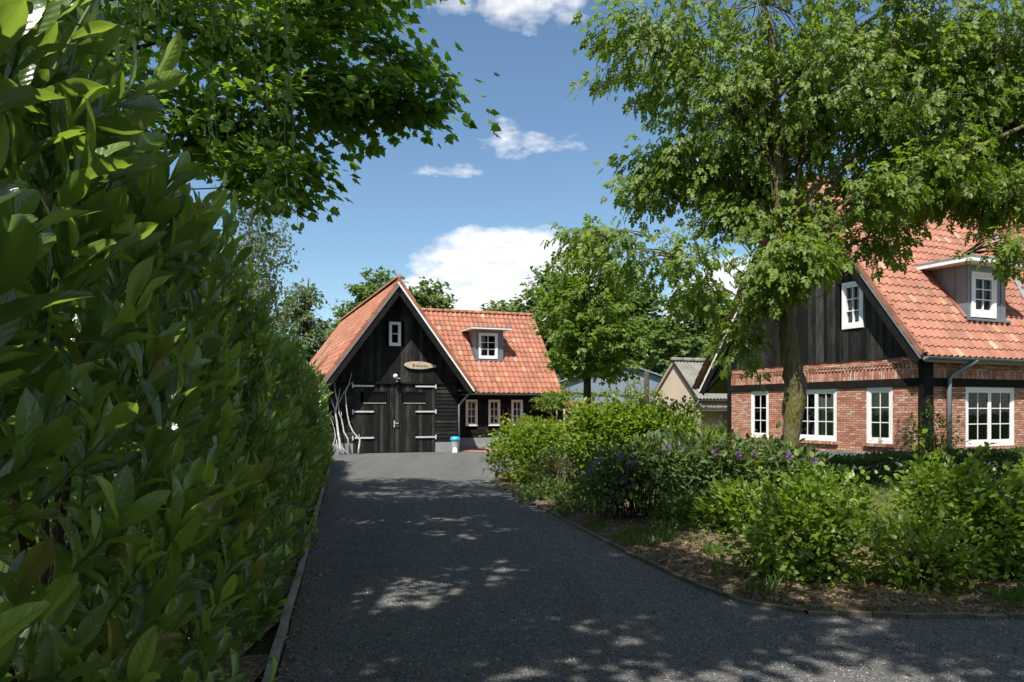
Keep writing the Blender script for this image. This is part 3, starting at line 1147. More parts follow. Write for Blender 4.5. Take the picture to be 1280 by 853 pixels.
# ================================================================== black barn
def build_barn():
    b = empty('barn', (-7.06, 29.1, 0), R(20.7), 'black timber barn with steep orange tiled gable and a lower wing at right', 'barn')
    W, LEN = 5.18, 14.2
    AX, AZ, K = 2.68, 6.62, 1.355          # ridge line, underside height at ridge, slope

    def rl(s):
        return AZ - K * abs(s - AX)
    # --- gable end
    gb = MB()
    vboards(gb, 'x', 0, -1, .0, W, 2.74, lambda s: rl(s) - .02, .155, holes=[(2.40, 2.90, 4.16, 5.14)])
    gb.build('gable_boarding', M['vboards'], b)
    tr = MB()
    tr.box(0, W, -.075, -.001, 2.70, 2.765)
    tr.build('trim_rail', M['blacktrim'], b)
    window(b, 'x', 0, -1, 2.42, 2.88, 4.18, 5.12, 1, 1, 2, .06, .055)
    # --- lower front: side panels and plinths
    sp = MB()
    for sa, sb_ in ((.0, 1.02), (4.28, W)):
        sp = MB()
        hboards(sp, 'x', 0, -1, sa, sb_, .42, 2.70, .15)
        sp.build('weatherboarding', M['hboards'], b)
        pl = MB()
        pl.box(sa - .02 * (sa == 0), sb_ + .02 * (sb_ > 2), -.035, .2, -.05, .42)
        pl.build('plinth', M['plinth'], b)
    # --- double doors
    for k, (d0, d1) in enumerate(((1.04, 2.645), (2.655, 4.26))):
        hole = (1.46, 2.27, 1.96, 2.38) if k == 0 else (3.03, 3.84, 1.96, 2.38)
        dm = MB()
        vboards(dm, 'x', .02, -1, d0, d1, .03, lambda s: 2.685, .135, .024, holes=[hole])
        door = dm.build('barn_door', M['vboards'], b)
        fm = MB()
        h0, h1, g0, g1 = hole
        sm = MB(); sm.box(h0 - .03, h1 + .03, -.035, .03, g0 - .035, g0); sm.build('sill', M['wood'], door)  # paler bottom edge of the frame, sunlight put into the colour
        fm.box(h0 - .03, h0, -.03, .03, g0, g1)
        fm.box(h1, h1 + .03, -.03, .03, g0, g1)
        fm.box(h0 - .03, h1 + .03, -.03, .03, g1, g1 + .02)
        fm.build('window_frame', M['blacktrim'], door)
        pm = MB(); pm.box(h0, h1, .018, .024, g0, g1)
        pm.build('pane', M['darkopening'], door)  # opaque black sheet, painted dark in place of the unlit interior
        for z in (.60, 1.61, 2.605):
            hm = MB()
            if k == 0:
                hm.box(1.02, 1.80, -.055, -.036, z - .032, z + .032)
                hm.box(.985, 1.035, -.07, -.02, z - .09, z + .09)
                hm.box(1.79, 1.83, -.056, -.036, z - .022, z + .022)
            else:
                hm.box(3.50, 4.28, -.055, -.036, z - .032, z + .032)
                hm.box(4.265, 4.315, -.07, -.02, z - .09, z + .09)
                hm.box(3.46, 3.51, -.056, -.036, z - .022, z + .022)
            hm.build('hinge', M['steel'], door, bevel=.006)
        if k == 0:
            hm = MB()
            hm.box(2.60, 2.64, -.05, -.03, 1.0, 1.27)
            hm.beam((2.62, -.055, 1.16), (2.62, -.09, 1.16), .02, .02)
            hm.beam((2.62, -.09, 1.16), (2.78, -.095, 1.16), .022, .024)
            hm.build('handle', M['steel'], door, bevel=.004)
    # --- side and back walls
    wl = MB()
    wl.box(0, .2, .05, LEN - .6, .0, 2.95)
    wl.build('brick_side_wall', M['brick'], b)
    wb = MB()
    wb.box(W - .2, W, .05, 2.45, 0, 2.95)
    wb.prism([(0, LEN - .6, 0), (W, LEN - .6, 0), (W, LEN - .6, rl(W)), (AX, LEN - .6, AZ), (0, LEN - .6, rl(0))], (0, -.15, 0))
    wb.box(W - .2, W, 2.45, LEN - .75, 0, 2.95)
    wb.build('wall', M['interior'], b)
    fl = MB(); fl.box(.2, W - .2, .1, LEN - .7, .01, .03)
    fl.build('floor', M['concrete'], b)
    # --- roof
    E0, E1 = -.38, 5.74
    for side, (e, sx) in enumerate(((E0, 1), (E1, -1))):
        ln = abs(AX - e)
        slope_len = ln * math.hypot(1, K)
        ze = rl(e)
        dk = MB()
        o = .02
        dk.prism([(e, -.68, ze - .0), (AX, -.68, AZ), (AX, -.68, AZ - .14), (e, -.68, ze - .14)], (0, LEN + .68, 0))
        dk.build('roof_deck', M['blacktrim'], b)
        tm = MB()
        keepf = None
        tile_plane(tm, (e, -.70, ze + .03) if side == 0 else (e, LEN, ze + .03), (0, 1, 0) if side == 0 else (0, -1, 0), (sx, 0, K), LEN + .7, slope_len, .236, .33, keepf)
        tm.build('roof_tiles', M['tile'], b, smooth=False)
        vm = MB()
        verge_strip(vm, (e, -.705, ze + .07), (AX, -.705, AZ + .07), (0, -1, 0), (-sx * K, 0, 1))
        vm.build('verge_tiles', M['tile'], b)
        bm_ = MB()
        nrm = Vector((-sx * K, 0, 1)).normalized()
        p0, p1 = Vector((e, -.735, ze)) - nrm * .085, Vector((AX, -.735, AZ)) - nrm * .085
        bm_.beam(p0, p1, .062 if side else .045, .03, hint=(0, 1, 0))
        bo = bm_.build('barge_board', M['white'] if side else M['zinc'], b)
        bk = MB()
        bk.beam(p0 - nrm * .15 + Vector((0, .03, 0)), p1 - nrm * .15 + Vector((0, .03, 0)), .19, .035, hint=(0, 1, 0))
        bk.build('barge_board', M['blacktrim'], b)
        for t in (.05, .5, .93):
            pb = MB()
            x = e + (AX - e) * t; z = rl(x) - .25
            pb.box(x - .07 + sx * .2, x + .07 + sx * .2, -.62, .1, z - .02, z + .18)
            pb.build('purlin_end', M['blacktrim'], b)
    rm = MB()
    ridge_tiles(rm, (AX, -.72, AZ + .12), (AX, LEN, AZ + .12), .12, .38)
    rm.build('ridge_tiles', M['tile'], b, True)
    # skylight on the left slope
    sk = MB()
    for t0, t1, w in ((0, 1, .03),):
        x0, x1 = .75, 1.5
        y0, y1 = 9.2, 9.9
        z = lambda x: rl(x) + .12
        sk.beam((x0, y0, z(x0)), (x1, y0, z(x1)), .05, .06)
        sk.beam((x0, y1, z(x0)), (x1, y1, z(x1)), .05, .06)
        sk.beam((x0, y0, z(x0)), (x0, y1, z(x0)), .05, .06)
        sk.beam((x1, y0, z(x1)), (x1, y1, z(x1)), .05, .06)
    so = sk.build('skylight', M['zinc'], b)
    pg = MB(); pg.add([(x0, y0, z(x0)), (x1, y0, z(x1)), (x1, y1, z(x1)), (x0, y1, z(x0))], [(0, 1, 2, 3)])
    pg.build('pane', M['glass'], so)

    # --- wing at right
    D0, S1 = 2.5, 9.93
    wz0, wd0, wk = 2.40, 2.0, 1.10
    RD = 5.52
    wins = [(6.31, 6.85), (7.36, 7.91), (8.45, 8.99)]
    wh = MB()
    hboards(wh, 'x', D0, -1, W - .05, S1, .47, 2.86, .17, holes=[(a, c, .97, 2.13) for a, c in wins])
    wh.build('wing_weatherboarding', M['hboards_new'], b)
    wp = MB(); wp.box(W - .05, S1 + .02, D0 - .04, D0 + .2, .10, .47)
    wp.box(W - .05, S1 + .02, D0 - .16, D0 + .2, -.05, .10)
    wp.build('wing_plinth', M['plinth'], b)
    for i, (a, c) in enumerate(wins):
        window(b, 'x', D0, -1, a, c, .97, 2.13, 1, 2, 3, .06, .055, curtain=('curtainred', [(.08, .5, .1), (.62, .92, .1)]) if i == 0 else None)
    ww = MB()
    ww.prism([(S1 - .15, D0, 0), (S1 - .15, 2 * RD - D0, 0), (S1 - .15, 2 * RD - D0, 2.9), (S1 - .15, RD, wz0 + wk * (RD - wd0)), (S1 - .15, D0, 2.9)], (.15, 0, 0))
    ww.box(W, S1, 2 * RD - D0 - .2, 2 * RD - D0, 0, 2.9)
    ww.build('wing_wall', M['hboards_new'], b)
    SE = 10.74

    def keepw(p):
        return p.z > rl(p.x) - .25 or p.x > W + .7
    for sgn in (1, -1):
        y_e = wd0 if sgn == 1 else 2 * RD - wd0
        dk = MB()
        dk.prism([(3.0, y_e, wz0), (3.0, RD, wz0 + wk * (RD - wd0)), (3.0, RD, wz0 + wk * (RD - wd0) - .12), (3.0, y_e, wz0 - .12)], (SE - 3.0, 0, 0))
        dk.build('wing_roof_deck', M['sofft'] if sgn == 1 else M['blacktrim'], b)
        tm = MB()
        if sgn == 1:
            hole = lambda p: not (7.08 < p.x < 8.40 and 3.40 < p.y < 4.4)
            tile_plane(tm, (3.0, wd0 - .04, wz0 + .03), (1, 0, 0), (0, 1, wk), SE - 3.0, (RD - wd0 + .04) * math.hypot(1, wk), .236, .325, lambda p: keepw(p) and hole(p))
        else:
            tile_plane(tm, (SE, y_e, wz0 + .03), (-1, 0, 0), (0, -1, wk), SE - 3.0, (RD - wd0) * math.hypot(1, wk), .236, .325, keepw)
        tm.build('wing_roof_tiles', M['tile'], b)
    rm = MB()
    zr = wz0 + wk * (RD - wd0)
    ridge_tiles(rm, (3.1, RD, zr + .09), (SE, RD, zr + .09), .11, .38)
    rm.build('wing_ridge_tiles', M['tile'], b, True)
    vb = MB()
    vb.beam((SE + .015, wd0, wz0 - .02), (SE + .015, RD, zr - .02), .03, .16)
    vb.build('wing_barge_board', M['blacktrim'], b)
    gm = MB()
    gutter(gm, (5.74, wd0 - .09, wz0 - .01), (SE, wd0 - .09, wz0 - .01), .06)
    gm.build('gutter', M['zinc'], b)
    fa = MB(); fa.box(5.0, SE - .02, wd0 - .02, wd0 + .005, wz0 - .14, wz0 - .005)
    fa.build('fascia', M['blacktrim'], b)
    dp = MB()
    dp.tube([(5.74, -.15, 2.50), (5.72, -.14, 2.42), (5.30, -.08, 1.95), (5.245, -.06, 1.85), (5.245, -.06, .2)], .042, 8)
    dp.build('downpipe', M['zinc'], b, True)
    g2 = MB(); gutter(g2, (5.83, -.65, 2.46), (5.83, wd0 - .1, 2.46), .06)
    g2.tube([(5.2, -.10, 2.46), (5.8, -.10, 2.46)], .03, 8)
    g2.build('gutter', M['zinc'], b)
    # dormer
    f0 = 3.33
    dm = MB()
    dm.box(7.03, 7.19, f0, f0 + .1, 3.95, 5.32)
    dm.box(8.10, 8.38, f0, f0 + .1, 3.95, 5.32)
    dm.box(7.19, 8.10, f0, f0 + .1, 5.17, 5.32)
    for x in (7.03, 8.33):
        dm.prism([(x, f0 + .1, 3.95), (x, f0 + .1, 5.32), (x, f0 + 1.45, 5.32)], (.05, 0, 0))
    for x in (7.16, 8.14, 8.30):
        dm.beam((x, f0 - .008, 3.96), (x, f0 - .008, 5.3), .02, .02)
    d_ = dm.build('dormer', M['zinc'], b)
    window(d_, 'x', f0, -1, 7.19, 8.10, 4.0, 5.17, 1, 2, 3, .07, .03)
    rf = MB(); rf.box(6.74, 8.66, f0 - .36, f0 + 1.8, 5.365, 5.41)
    rf.build('dormer_roof', M['zinc'], d_)
    rt = MB(); rt.box(6.72, 8.68, f0 - .385, f0 + 1.78, 5.315, 5.362)
    rt.build('dormer_fascia', M['white'], d_)
    sl = MB(); sl.box(7.0, 8.41, f0 - .10, f0 + .02, 3.90, 3.955)
    sl.build('dormer_sill', M['zinc'], d_)
    return b


barn = build_barn()


def barn_pt(s, d, z):
    a = R(20.7)
    return Vector((-7.06 + s * math.cos(a) - d * math.sin(a), 29.1 + s * math.sin(a) + d * math.cos(a), z))


# sign board on the gable
sg = empty('sign_board', barn_pt(3.65, -.05, 3.43), R(20.7), 'weathered driftwood sign with dark handwriting on the black barn gable', 'sign')
mb = MB()
ol = [(-.66, .0), (-.60, .085), (-.50, .11), (-.38, .15), (-.1, .155), (.15, .15), (.28, .12), (.40, .085), (.52, .07), (.60, .03), (.655, -.02), (.62, -.06), (.5, -.075), (.38, -.10), (.22, -.135), (0, -.15), (-.25, -.14), (-.40, -.13), (-.5, -.09), (-.6, -.05)]
mb.prism([(x, 0, z) for x, z in ol], (0, -.05, 0))
mb.build('slab', M['driftwood'], sg, bevel=.012)
mb = MB()
x = -.30
stroke = []
for i, (dx, dz) in enumerate([(-.30, .06), (-.30, -.05), (-.24, -.045), (-.235, .0), (-.29, .01), (-.24, .03), (-.25, .065), (-.29, .06)]):
    stroke.append((dx, -.053, dz))
mb.tube(stroke, .008, 5)
wav = []
for i in range(58):
    t = i / 57
    wav.append((-.19 + .50 * t, -.053, -.015 + .032 * math.sin(t * 44) + (.045 if i in (20, 21, 36, 37) else 0) - (.05 if i in (11, 12) else 0)))
mb.tube(wav, .0065, 5)
mb.build('lettering', M['black'], sg)

# lamp over the doors
lp = empty('security_lamp', barn_pt(2.66, -.05, 2.80), R(20.7), 'small white round spotlight mounted above the barn doors', 'lamp')
mb = MB(); mb.lathe([(.035, -.02), (.045, 0), (.04, .04), (.02, .06)], (.04, -.06, -.02), 12); mb.build('base', M['paper'], lp, True)
mb = MB(); mb.tube([(.04, -.06, .03), (.05, -.09, .10), (.0, -.12, .15)], .016, 8); mb.box(.0, .16, -.16, -.06, .10, .125); mb.build('arm', M['paper'], lp)
mb = MB(); mb.tube([(-.03, -.10, .20), (-.035, -.15, .195), (-.04, -.20, .19), (-.042, -.22, .188)], [.05, .085, .09, .08], 16); mb.build('head', M['paper'], lp, True)

# vent box, shutters-like slats on the wing wall
vb = empty('wall_box', barn_pt(9.38, 2.44, 2.06), R(20.7), 'small grey meter box high on the black wing wall', 'box')
mb = MB(); mb.box(-.13, .13, -.12, 0, .06, .30); mb.build('housing', M['black'], vb, bevel=.01)
mb = MB(); mb.box(-.145, .145, -.15, -.01, -.02, .06); mb.build('cover', M['binbody'], vb, bevel=.01)
for i, (s, h, lab) in enumerate([(8.02, 1.62, 'slim rust-brown stake right beside the middle wing window'), (8.27, 1.66, 'taller rust-brown stake of the close pair left of the last wing window'), (8.38, 1.60, 'rust-brown stake closest to the last wing window at right')]):
    st = empty('garden_stake', barn_pt(s, 2.3, .0), R(20.7), lab, 'stake', 'rust-brown stakes against the wing')
    mb = MB(); mb.beam((0, 0, 0), (0, .06, h), .045, .03); mb.build('shaft', M['rust'], st, bevel=.004)
    mb = MB(); mb.beam((0, .06, h), (0, .062, h + .09), .02, .03); mb.build('tip', M['rust'], st)

# pedal bin
pb = empty('waste_bin', barn_pt(4.98, -.42, .004), R(20.7), 'small grey waste bin with bright blue lid by the barn corner', 'waste bin')
mb = MB(); mb.lathe([(.145, 0), (.15, .02), (.175, .46), (.18, .48)], n=20); mb.build('body', M['binbody'], pb, True)
mb = MB(); mb.lathe([(.20, .47), (.205, .50), (.20, .54), (.16, .60), (.08, .625)], n=20); mb.build('lid', M['blue'], pb, True)
mb = MB(); mb.prism([(-.19, -.24, .0), (.02, -.24, .0), (.01, -.17, .17), (-.10, -.17, .19)], (0, .03, .01)); mb.build('pedal', M['paper'], pb, bevel=.006)


# bleached branches leaning on the barn
def br(px):
    out = []
    for x, y in px:
        s = (395 + x / 7.41 - 406.6) / 31.5
        z = max(0.0, (567.5 - 460 - y / 7.41) / 32.4)
        out.append(Vector((s, -.52 + .44 * z / 3.3 + .03 * math.sin(x), z)))
    return out


BRANCHES = [
    ('thick bleached branch with a bent elbow, nearest the barn doors', [((350, 805), (362, 720), (368, 665), (345, 640), (310, 590), (280, 520), (265, 430), (255, 340), (250, 240), (285, 150), (312, 50))], .038,
     [((362, 690), (366, 640), (362, 615)), ((252, 235), (275, 170), (325, 135))]),
    ('thickest forked bleached trunk in the middle of the branches', [((205, 800), (198, 725), (182, 600), (170, 480), (160, 410), (180, 320), (165, 240), (150, 115))], .052,
     [((178, 330), (195, 260), (205, 195)), ((162, 405), (140, 340), (128, 288))]),
    ('slender wavy bleached branch between trunk and elbowed branch', [((278, 805), (262, 650), (230, 590), (215, 480), (192, 420), (190, 330), (225, 260), (265, 180))], .032, [((210, 470), (215, 430), (208, 405))]),
    ('thin crooked bleached branch furthest from the doors', [((120, 768), (158, 640), (152, 575), (130, 500), (112, 455))], .022, [((150, 500), (138, 455), (118, 425))]),
    ('short straight bleached stick at the foot of the forked trunk', [((192, 805), (172, 720), (165, 660))], .026, []),
    ('short thin bleached stick leaning at the plinth', [((268, 798), (240, 765), (215, 728))], .022, []),
]
for lab, mains, r0, twigs in BRANCHES:
    pts = br(mains[0])
    base = pts[0].copy()
    o = empty('bare_branch', barn_pt(base.x, base.y, 0), R(20.7), lab, 'branch', 'bleached branches leaning on the barn')
    loc = [p - Vector((base.x, base.y, 0)) for p in pts]
    mb = MB(); n = len(loc)
    mb.tube(loc, [r0 * (1 - .68 * i / (n - 1)) for i in range(n)], 8, wob=.18)
    mb.build('stem', M['bleached'], o, True)
    for t in twigs:
        tl = [p - Vector((base.x, base.y, 0)) for p in br(t)]
        mb = MB(); mb.tube(tl, [r0 * .45, r0 * .34, r0 * .2], 6); mb.build('twig', M['bleached'], o, True)


# ================================================================== brick house
def build_house():
    h = empty('brick_house', (10.71, 20.0, 0), R(24.5), 'red brick house with orange tiled roof and black timber gable', 'house')
    WD, LEN = 7.5, 9.5
    AX, AZ, K = 4.02, 8.70, 1.315

    def rl(d):
        return AZ - K * abs(d - AX)
    wins_g = [(5.60, 6.44), (2.82, 4.42), (.92, 1.78)]
    win_f = (1.66, 3.72)
    bw = MB()
    wall_open(bw, 'y', 0.0, WD, .47, 2.31, 0, .22, [(a, c, .76, 2.312) for a, c in wins_g])
    wall_open(bw, 'x', .22, LEN, .47, 2.31, 0, .22, [(win_f[0], win_f[1], .70, 2.312)])
    bw.build('brick_wall', M['brick'], h)
    up = MB()
    up.box(0, .22, 0, WD, 2.76, 3.10)
    up.box(.22, LEN, 0, .22, 2.76, 3.16)
    up.build('brick_wall', M['brick'], h)
    sc_ = MB()
    sc_.box(-.018, .22, .0, WD, 2.53, 2.757)
    sc_.box(.22, LEN, -.018, .22, 2.53, 2.757)
    sc_.build('soldier_course', M['brick_up'], h)
    # toothed course and brick row under the boards
    tc_ = MB()
    d = .04
    while d < WD:
        tc_.box(-.035, -.001, d, d + .06, 2.83, 2.885, random.random())
        tc_.box(-.03, -.001, d + .02, d + .1, 2.92, 2.97, random.random())
        d += .125
    tc_.build('dentil_course', M['brick'], h)
    bm_ = MB()
    bm_.box(-.035, .2, .12, WD - .1, 2.315, 2.528)
    bm_.box(.34, LEN, -.035, .2, 2.315, 2.528)
    bm_.build('timber_beam', M['blacktrim'], h)
    po = MB(); po.box(-.04, .335, -.045, .118, .40, 3.12)
    po.build('corner_post', M['blacktrim'], h)
    po = MB(); po.box(-.04, .22, WD - .10, WD + .08, .40, 3.0)
    po.build('corner_post', M['blacktrim'], h)
    pl = MB(); pl.box(-.025, .2, -.02, WD + .05, -.05, .468); pl.box(.2, LEN, -.022, .2, -.05, .467)
    pl.build('plinth', M['zinc'], h)
    bk = MB()
    bk.box(.22, LEN, WD - .2, WD, 0, 3.0); bk.box(LEN - .2, LEN, .22, WD - .2, 0, 3.1)
    bk.prism([(LEN - .2, .0, 3.1), (LEN - .2, WD, 3.1), (LEN - .2, AX, AZ)], (.2, 0, 0))
    bk.build('back_wall', M['brick'], h)
    fl = MB(); fl.box(.23, LEN - .2, .23, WD - .2, .40, .44); fl.box(.23, LEN - .2, .23, WD - .2, 2.95, 3.02)
    fl.build('floor', M['interior'], h)
    pt = MB(); pt.box(2.9, 3.0, .24, WD - .2, .44, 2.94); pt.box(.24, 2.9, 4.9, 5.0, .44, 2.94)
    pt.build('partition_wall', M['interior'], h)
    gb = MB()
    vboards(gb, 'y', .0, -1, .02, WD, 3.10, lambda a: rl(a) - .02, .15, holes=[(1.83, 2.61, 4.0, 5.38)])
    gb.build('gable_boarding', M['vboards'], h)
    for (a, c), cu in zip(wins_g, (('curtain', [(.12, .42, .05)]), ('curtain', [(.03, .2, .04), (.36, .46, .05)]), ('curtain', [(.62, .95, .5)]))):
        window(h, 'y', 0, -1, a, c, .76, 2.31, 2 if c - a > 1.2 else 1, 2, 3, .08, -.012, sill=(.09, .06, 'brick_up'), curtain=cu)
    window(h, 'y', 0, -1, 1.85, 2.59, 4.02, 5.36, 1, 2, 3, .085, .05, curtain=('curtain', [(.1, .35, .75)]))
    window(h, 'x', 0, -1, win_f[0], win_f[1], .70, 2.31, 2, 2, 3, .085, -.012, sill=(.09, .06, 'brick_up'), curtain=('curtain', [(.30, .46, .05), (.56, .68, .05), (.86, .97, .3)]))
    # roof
    VAL = lambda p: p.x < 5.0 + (p.z - 3.15) / 1.80
    for side, (e, sy) in enumerate(((-.27, 1), (8.80, -1))):
        ze = rl(e)
        ln = abs(AX - e) * math.hypot(1, K)
        dk = MB()
        dk.prism([(-.30, e, ze), (-.30, AX, AZ), (-.30, AX, AZ - .13), (-.30, e, ze - .13)], (LEN + .30, 0, 0))
        dk.build('roof_deck', M['sofft'], h)
        tm = MB()
        if side == 0:
            tile_plane(tm, (-.32, e - .03, ze + .03), (1, 0, 0), (0, 1, K), 9.6, ln + .03, .24, .33, lambda p: VAL(p) and not (2.55 < p.x < 4.08 and .62 < p.y < 1.75), amp=.036, step=.036)
        else:
            tile_plane(tm, (9.03, e + .03, ze + .03), (-1, 0, 0), (0, -1, K), 9.6, ln + .03, .24, .33, amp=.036, step=.036)
        tm.build('roof_tiles', M['tile_old'], h)
        vm = MB()
        verge_strip(vm, (-.315, e, ze + .075), (-.315, AX, AZ + .075), (-1, 0, 0), (0, -sy * K, 1), .34, .17, .12)
        vm.build('verge_tiles', M['tile_old'], h)
        nrm = Vector((0, -sy * K, 1)).normalized()
        p0, p1 = Vector((-.345, e, ze)) - nrm * .095, Vector((-.345, AX, AZ)) - nrm * .095
        bb = MB(); bb.beam(p0, p1, .075 if side else .04, .03, hint=(1, 0, 0)); bb.build('barge_board', M['white'] if side else M['zinc'], h)
        b2 = MB(); b2.beam(p0 - nrm * .15 + Vector((.03, 0, 0)), p1 - nrm * .15 + Vector((.03, 0, 0)), .20, .04, hint=(1, 0, 0)); b2.build('barge_board', M['blacktrim'], h)
        for t in (.22, .62):
            pu = MB()
            yy = e + (AX - e) * t
            pu.box(-.28, .1, yy - .07, yy + .07, rl(yy) - .36, rl(yy) - .16)
            pu.build('purlin_end', M['blacktrim'], h)
    brk = MB(); brk.box(-.27, .2, WD + .02, WD + .2, 2.9, 3.07); brk.beam((-.24, WD + .9, 2.42), (-.24, WD + .05, 3.0), .1, .12)
    brk.beam((-.2, WD + 1.0, 2.35), (-.2, WD + .05, 3.35), .1, .12)
    brk.build('eave_bracket', M['blacktrim'], h)
    rm = MB(); ridge_tiles(rm, (-.36, AX, AZ + .11), (LEN, AX, AZ + .11), .12, .38)
    rm.build('ridge_tiles', M['tile_old'], h, True)
    gm = MB(); gutter(gm, (-.34, -.37, rl(-.27) - .0), (5.2, -.37, rl(-.27) - .0), .07)
    gm.build('gutter', M['zinc'], h)
    ff = MB(); ff.box(-.28, 5.2, -.295, -.275, rl(-.27) - .14, rl(-.27) - .005); ff.build('fascia', M['sofft'], h)
    zg = rl(-.27)
    dp = MB(); dp.tube([(1.55, -.37, zg - .05), (1.50, -.36, zg - .10), (.92, -.14, zg - .46), (.86, -.11, zg - .55), (.86, -.11, .15)], .062, 10)
    dp.build('downpipe', M['zinc'], h, True)
    # cross wing at the right
    cw = MB()
    cw.box(5.25, 11.2, -.9, -.7, .0, 3.2); cw.box(5.25, 5.45, -.7, 0, 0, 3.2)
    cw.prism([(5.25, -.9, 3.2), (11.2, -.9, 3.2), (8.225, -.9, 8.5)], (0, .2, 0))
    cw.build('cross_wing_wall', M['brick'], h)
    for sgn, x0 in ((1, 5.0), (-1, 11.45)):
        tm = MB()
        L2 = 3.22 * math.hypot(1, 1.8)
        keep = (lambda p: p.y < .3 or p.z > rl(p.y) - .3) 
        if sgn == 1:
            tile_plane(tm, (x0, 4.6, 3.15), (0, -1, 0), (1, 0, 1.8), 5.9, L2, .24, .33, keep, amp=.036, step=.036)
        else:
            tile_plane(tm, (x0, -1.3, 3.15), (0, 1, 0), (-1, 0, 1.8), 5.9, L2, .24, .33, keep, amp=.036, step=.036)
        tm.build('cross_wing_tiles', M['tile_old'], h)
        dk = MB(); dk.prism([(x0, -1.2, 3.1), (8.22, -1.2, 8.9), (8.22, -1.2, 8.78), (x0, -1.2, 2.98)], (0, 5.4, 0)); dk.build('cross_wing_deck', M['sofft'], h)
    vl = MB(); vl.beam((5.02, -.32, 3.24), (8.0, 3.75, 8.62), .22, .02); vl.build('valley_flashing', M['zinc'], h)
    # dormer
    f0 = .52
    dm = MB()
    dm.box(2.44, 2.62, f0, f0 + .12, 4.24, 5.76)
    dm.box(3.70, 4.14, f0, f0 + .12, 4.24, 5.76)
    dm.box(2.62, 3.70, f0, f0 + .12, 5.58, 5.76)
    for x in (2.44, 4.09):
        dm.prism([(x, f0 + .12, 4.28), (x, f0 + .12, 5.76), (x, f0 + 1.40, 5.76)], (.05, 0, 0))
    for y in (f0 + .35, f0 + .75):
        dm.beam((2.43, y, 4.30 + (y - f0) * 1.3), (2.43, y, 5.75), .022, .022)
    dm.beam((2.47, f0 - .01, 4.26), (2.47, f0 - .01, 5.75), .03, .025)
    dm.beam((3.92, f0 - .01, 4.26), (3.92, f0 - .01, 5.75), .03, .025)
    d_ = dm.build('dormer', M['zinc'], h)
    window(d_, 'x', f0, -1, 2.62, 3.70, 4.30, 5.58, 1, 2, 3, .11, .03, curtain=('curtain', [(.55, .85, .02)]))
    rf = MB(); rf.box(2.02, 4.60, f0 - .42, f0 + 1.75, 5.85, 5.93); rf.build('dormer_roof', M['zinc'], d_)
    rt = MB(); rt.box(1.99, 4.63, f0 - .45, f0 + 1.65, 5.765, 5.847); rt.build('dormer_fascia', M['white'], d_)
    sl = MB(); sl.box(2.40, 4.20, f0 - .12, f0 + .02, 4.19, 4.25); sl.build('dormer_sill', M['zinc'], d_)
    lf = MB(); lf.beam((2.41, f0 + .0, 4.28), (2.41, f0 + 1.3, 4.28 + 1.3 * K), .12, .05); lf.build('dormer_edge_tiles', M['tile_old'], d_)
    return h


house = build_house()


# ================================================================== small beige house behind
def build_beige():
    h = empty('garden_house', (7.6, 32.0, 0), R(24.5), 'small beige rendered garden house with grey corrugated roof', 'garden house')
    AX, AZ, K = 1.4, 3.76, .97
    rl = lambda d: AZ - K * abs(d - AX)
    w = MB()
    w.prism([(0, .0, 0), (0, 2.8, 0), (0, 2.8, rl(2.8)), (0, AX, AZ - .02), (0, .0, rl(0))], (.18, 0, 0))
    w.box(.18, 6, .12, .3, 0, 2.5)
    w.box(.18, 6, 2.65, 2.8, 0, 2.3)
    w.box(5.85, 6, .3, 2.65, 0, 2.6)
    w.build('wall', M['beige'], h)
    dm = MB(); dm.box(1.75, 2.45, .07, .118, .05, 1.95); do = dm.build('door', M['darkwood'], h)
    dm = MB(); dm.box(1.66, 1.75, .05, .118, .02, 2.03); dm.box(2.45, 2.54, .05, .118, .02, 2.03); dm.box(1.75, 2.45, .05, .118, 1.95, 2.03); dm.build('frame', M['wood'], do)
    lm = MB(); lm.lathe([(.04, 0), (.06, .04), (.05, .12), (.02, .14)], (1.4, .06, 1.35), 10); lm.build('wall_lamp', M['paper'], h, True)
    for sgn in (1, -1):
        e = -.34 if sgn == 1 else 3.05
        r_ = MB()
        n = 180
        X0, X1 = -.09, 6.2
        vs_ = []
        for i in range(n + 1):
            x = X0 + (X1 - X0) * i / n
            z = .03 * math.sin(x * 2 * math.pi / .177)
            vs_ += [(x, e, rl(e) + .08 + z), (x, AX, AZ + .08 + z)]
        r_.add(vs_, [(2 * i, 2 * i + 2, 2 * i + 3, 2 * i + 1) for i in range(n)])
        r_.build('corrugated_roof', M['corrugated'], h, True)
        b_ = MB(); b_.beam((-.06, e, rl(e) - .02), (-.06, AX, AZ - .02), .14, .03, hint=(1, 0, 0)); b_.build('barge_board', M['darkwood'] if sgn == 1 else M['wood'], h)
    rm = MB(); ridge_tiles(rm, (-.12, AX, AZ + .09), (6.2, AX, AZ + .09), .11, .6); rm.build('ridge_cap', M['corrugated'], h, True)
    g_ = MB(); gutter(g_, (-.1, -.40, rl(-.34) + .02), (6.0, -.40, rl(-.34) + .02), .06)
    g_.tube([(-.06, -.40, rl(-.34) - .03), (-.05, -.12, 1.85), (-.05, -.04, 1.7), (-.05, -.04, .1)], .035, 8); g_.build('gutter', M['zinc'], h, True)
    bm_ = MB(); bm_.box(.02, 6.0, -.26, -.16, 1.98, 2.08); bm_.build('porch_beam', M['orangewood'], h)
    la = MB(); la.box(.02, 6, -.24, -.17, 1.63, 1.68)
    x = .05
    while x < 5.9:
        la.beam((x, -.20, 1.68), (x + .30, -.20, 1.97), .03, .012, hint=(0, 1, 0))
        la.beam((x + .30, -.215, 1.68), (x, -.215, 1.97), .03, .012, hint=(0, 1, 0))
        x += .13
    la.build('lattice', M['white'], h)
    for x in (.10, 2.95, 5.9):
        p = MB(); p.box(x - .05, x + .05, -.25, -.16, 0, 1.975); p.build('post', M['wood'], h)
    return h


build_beige()


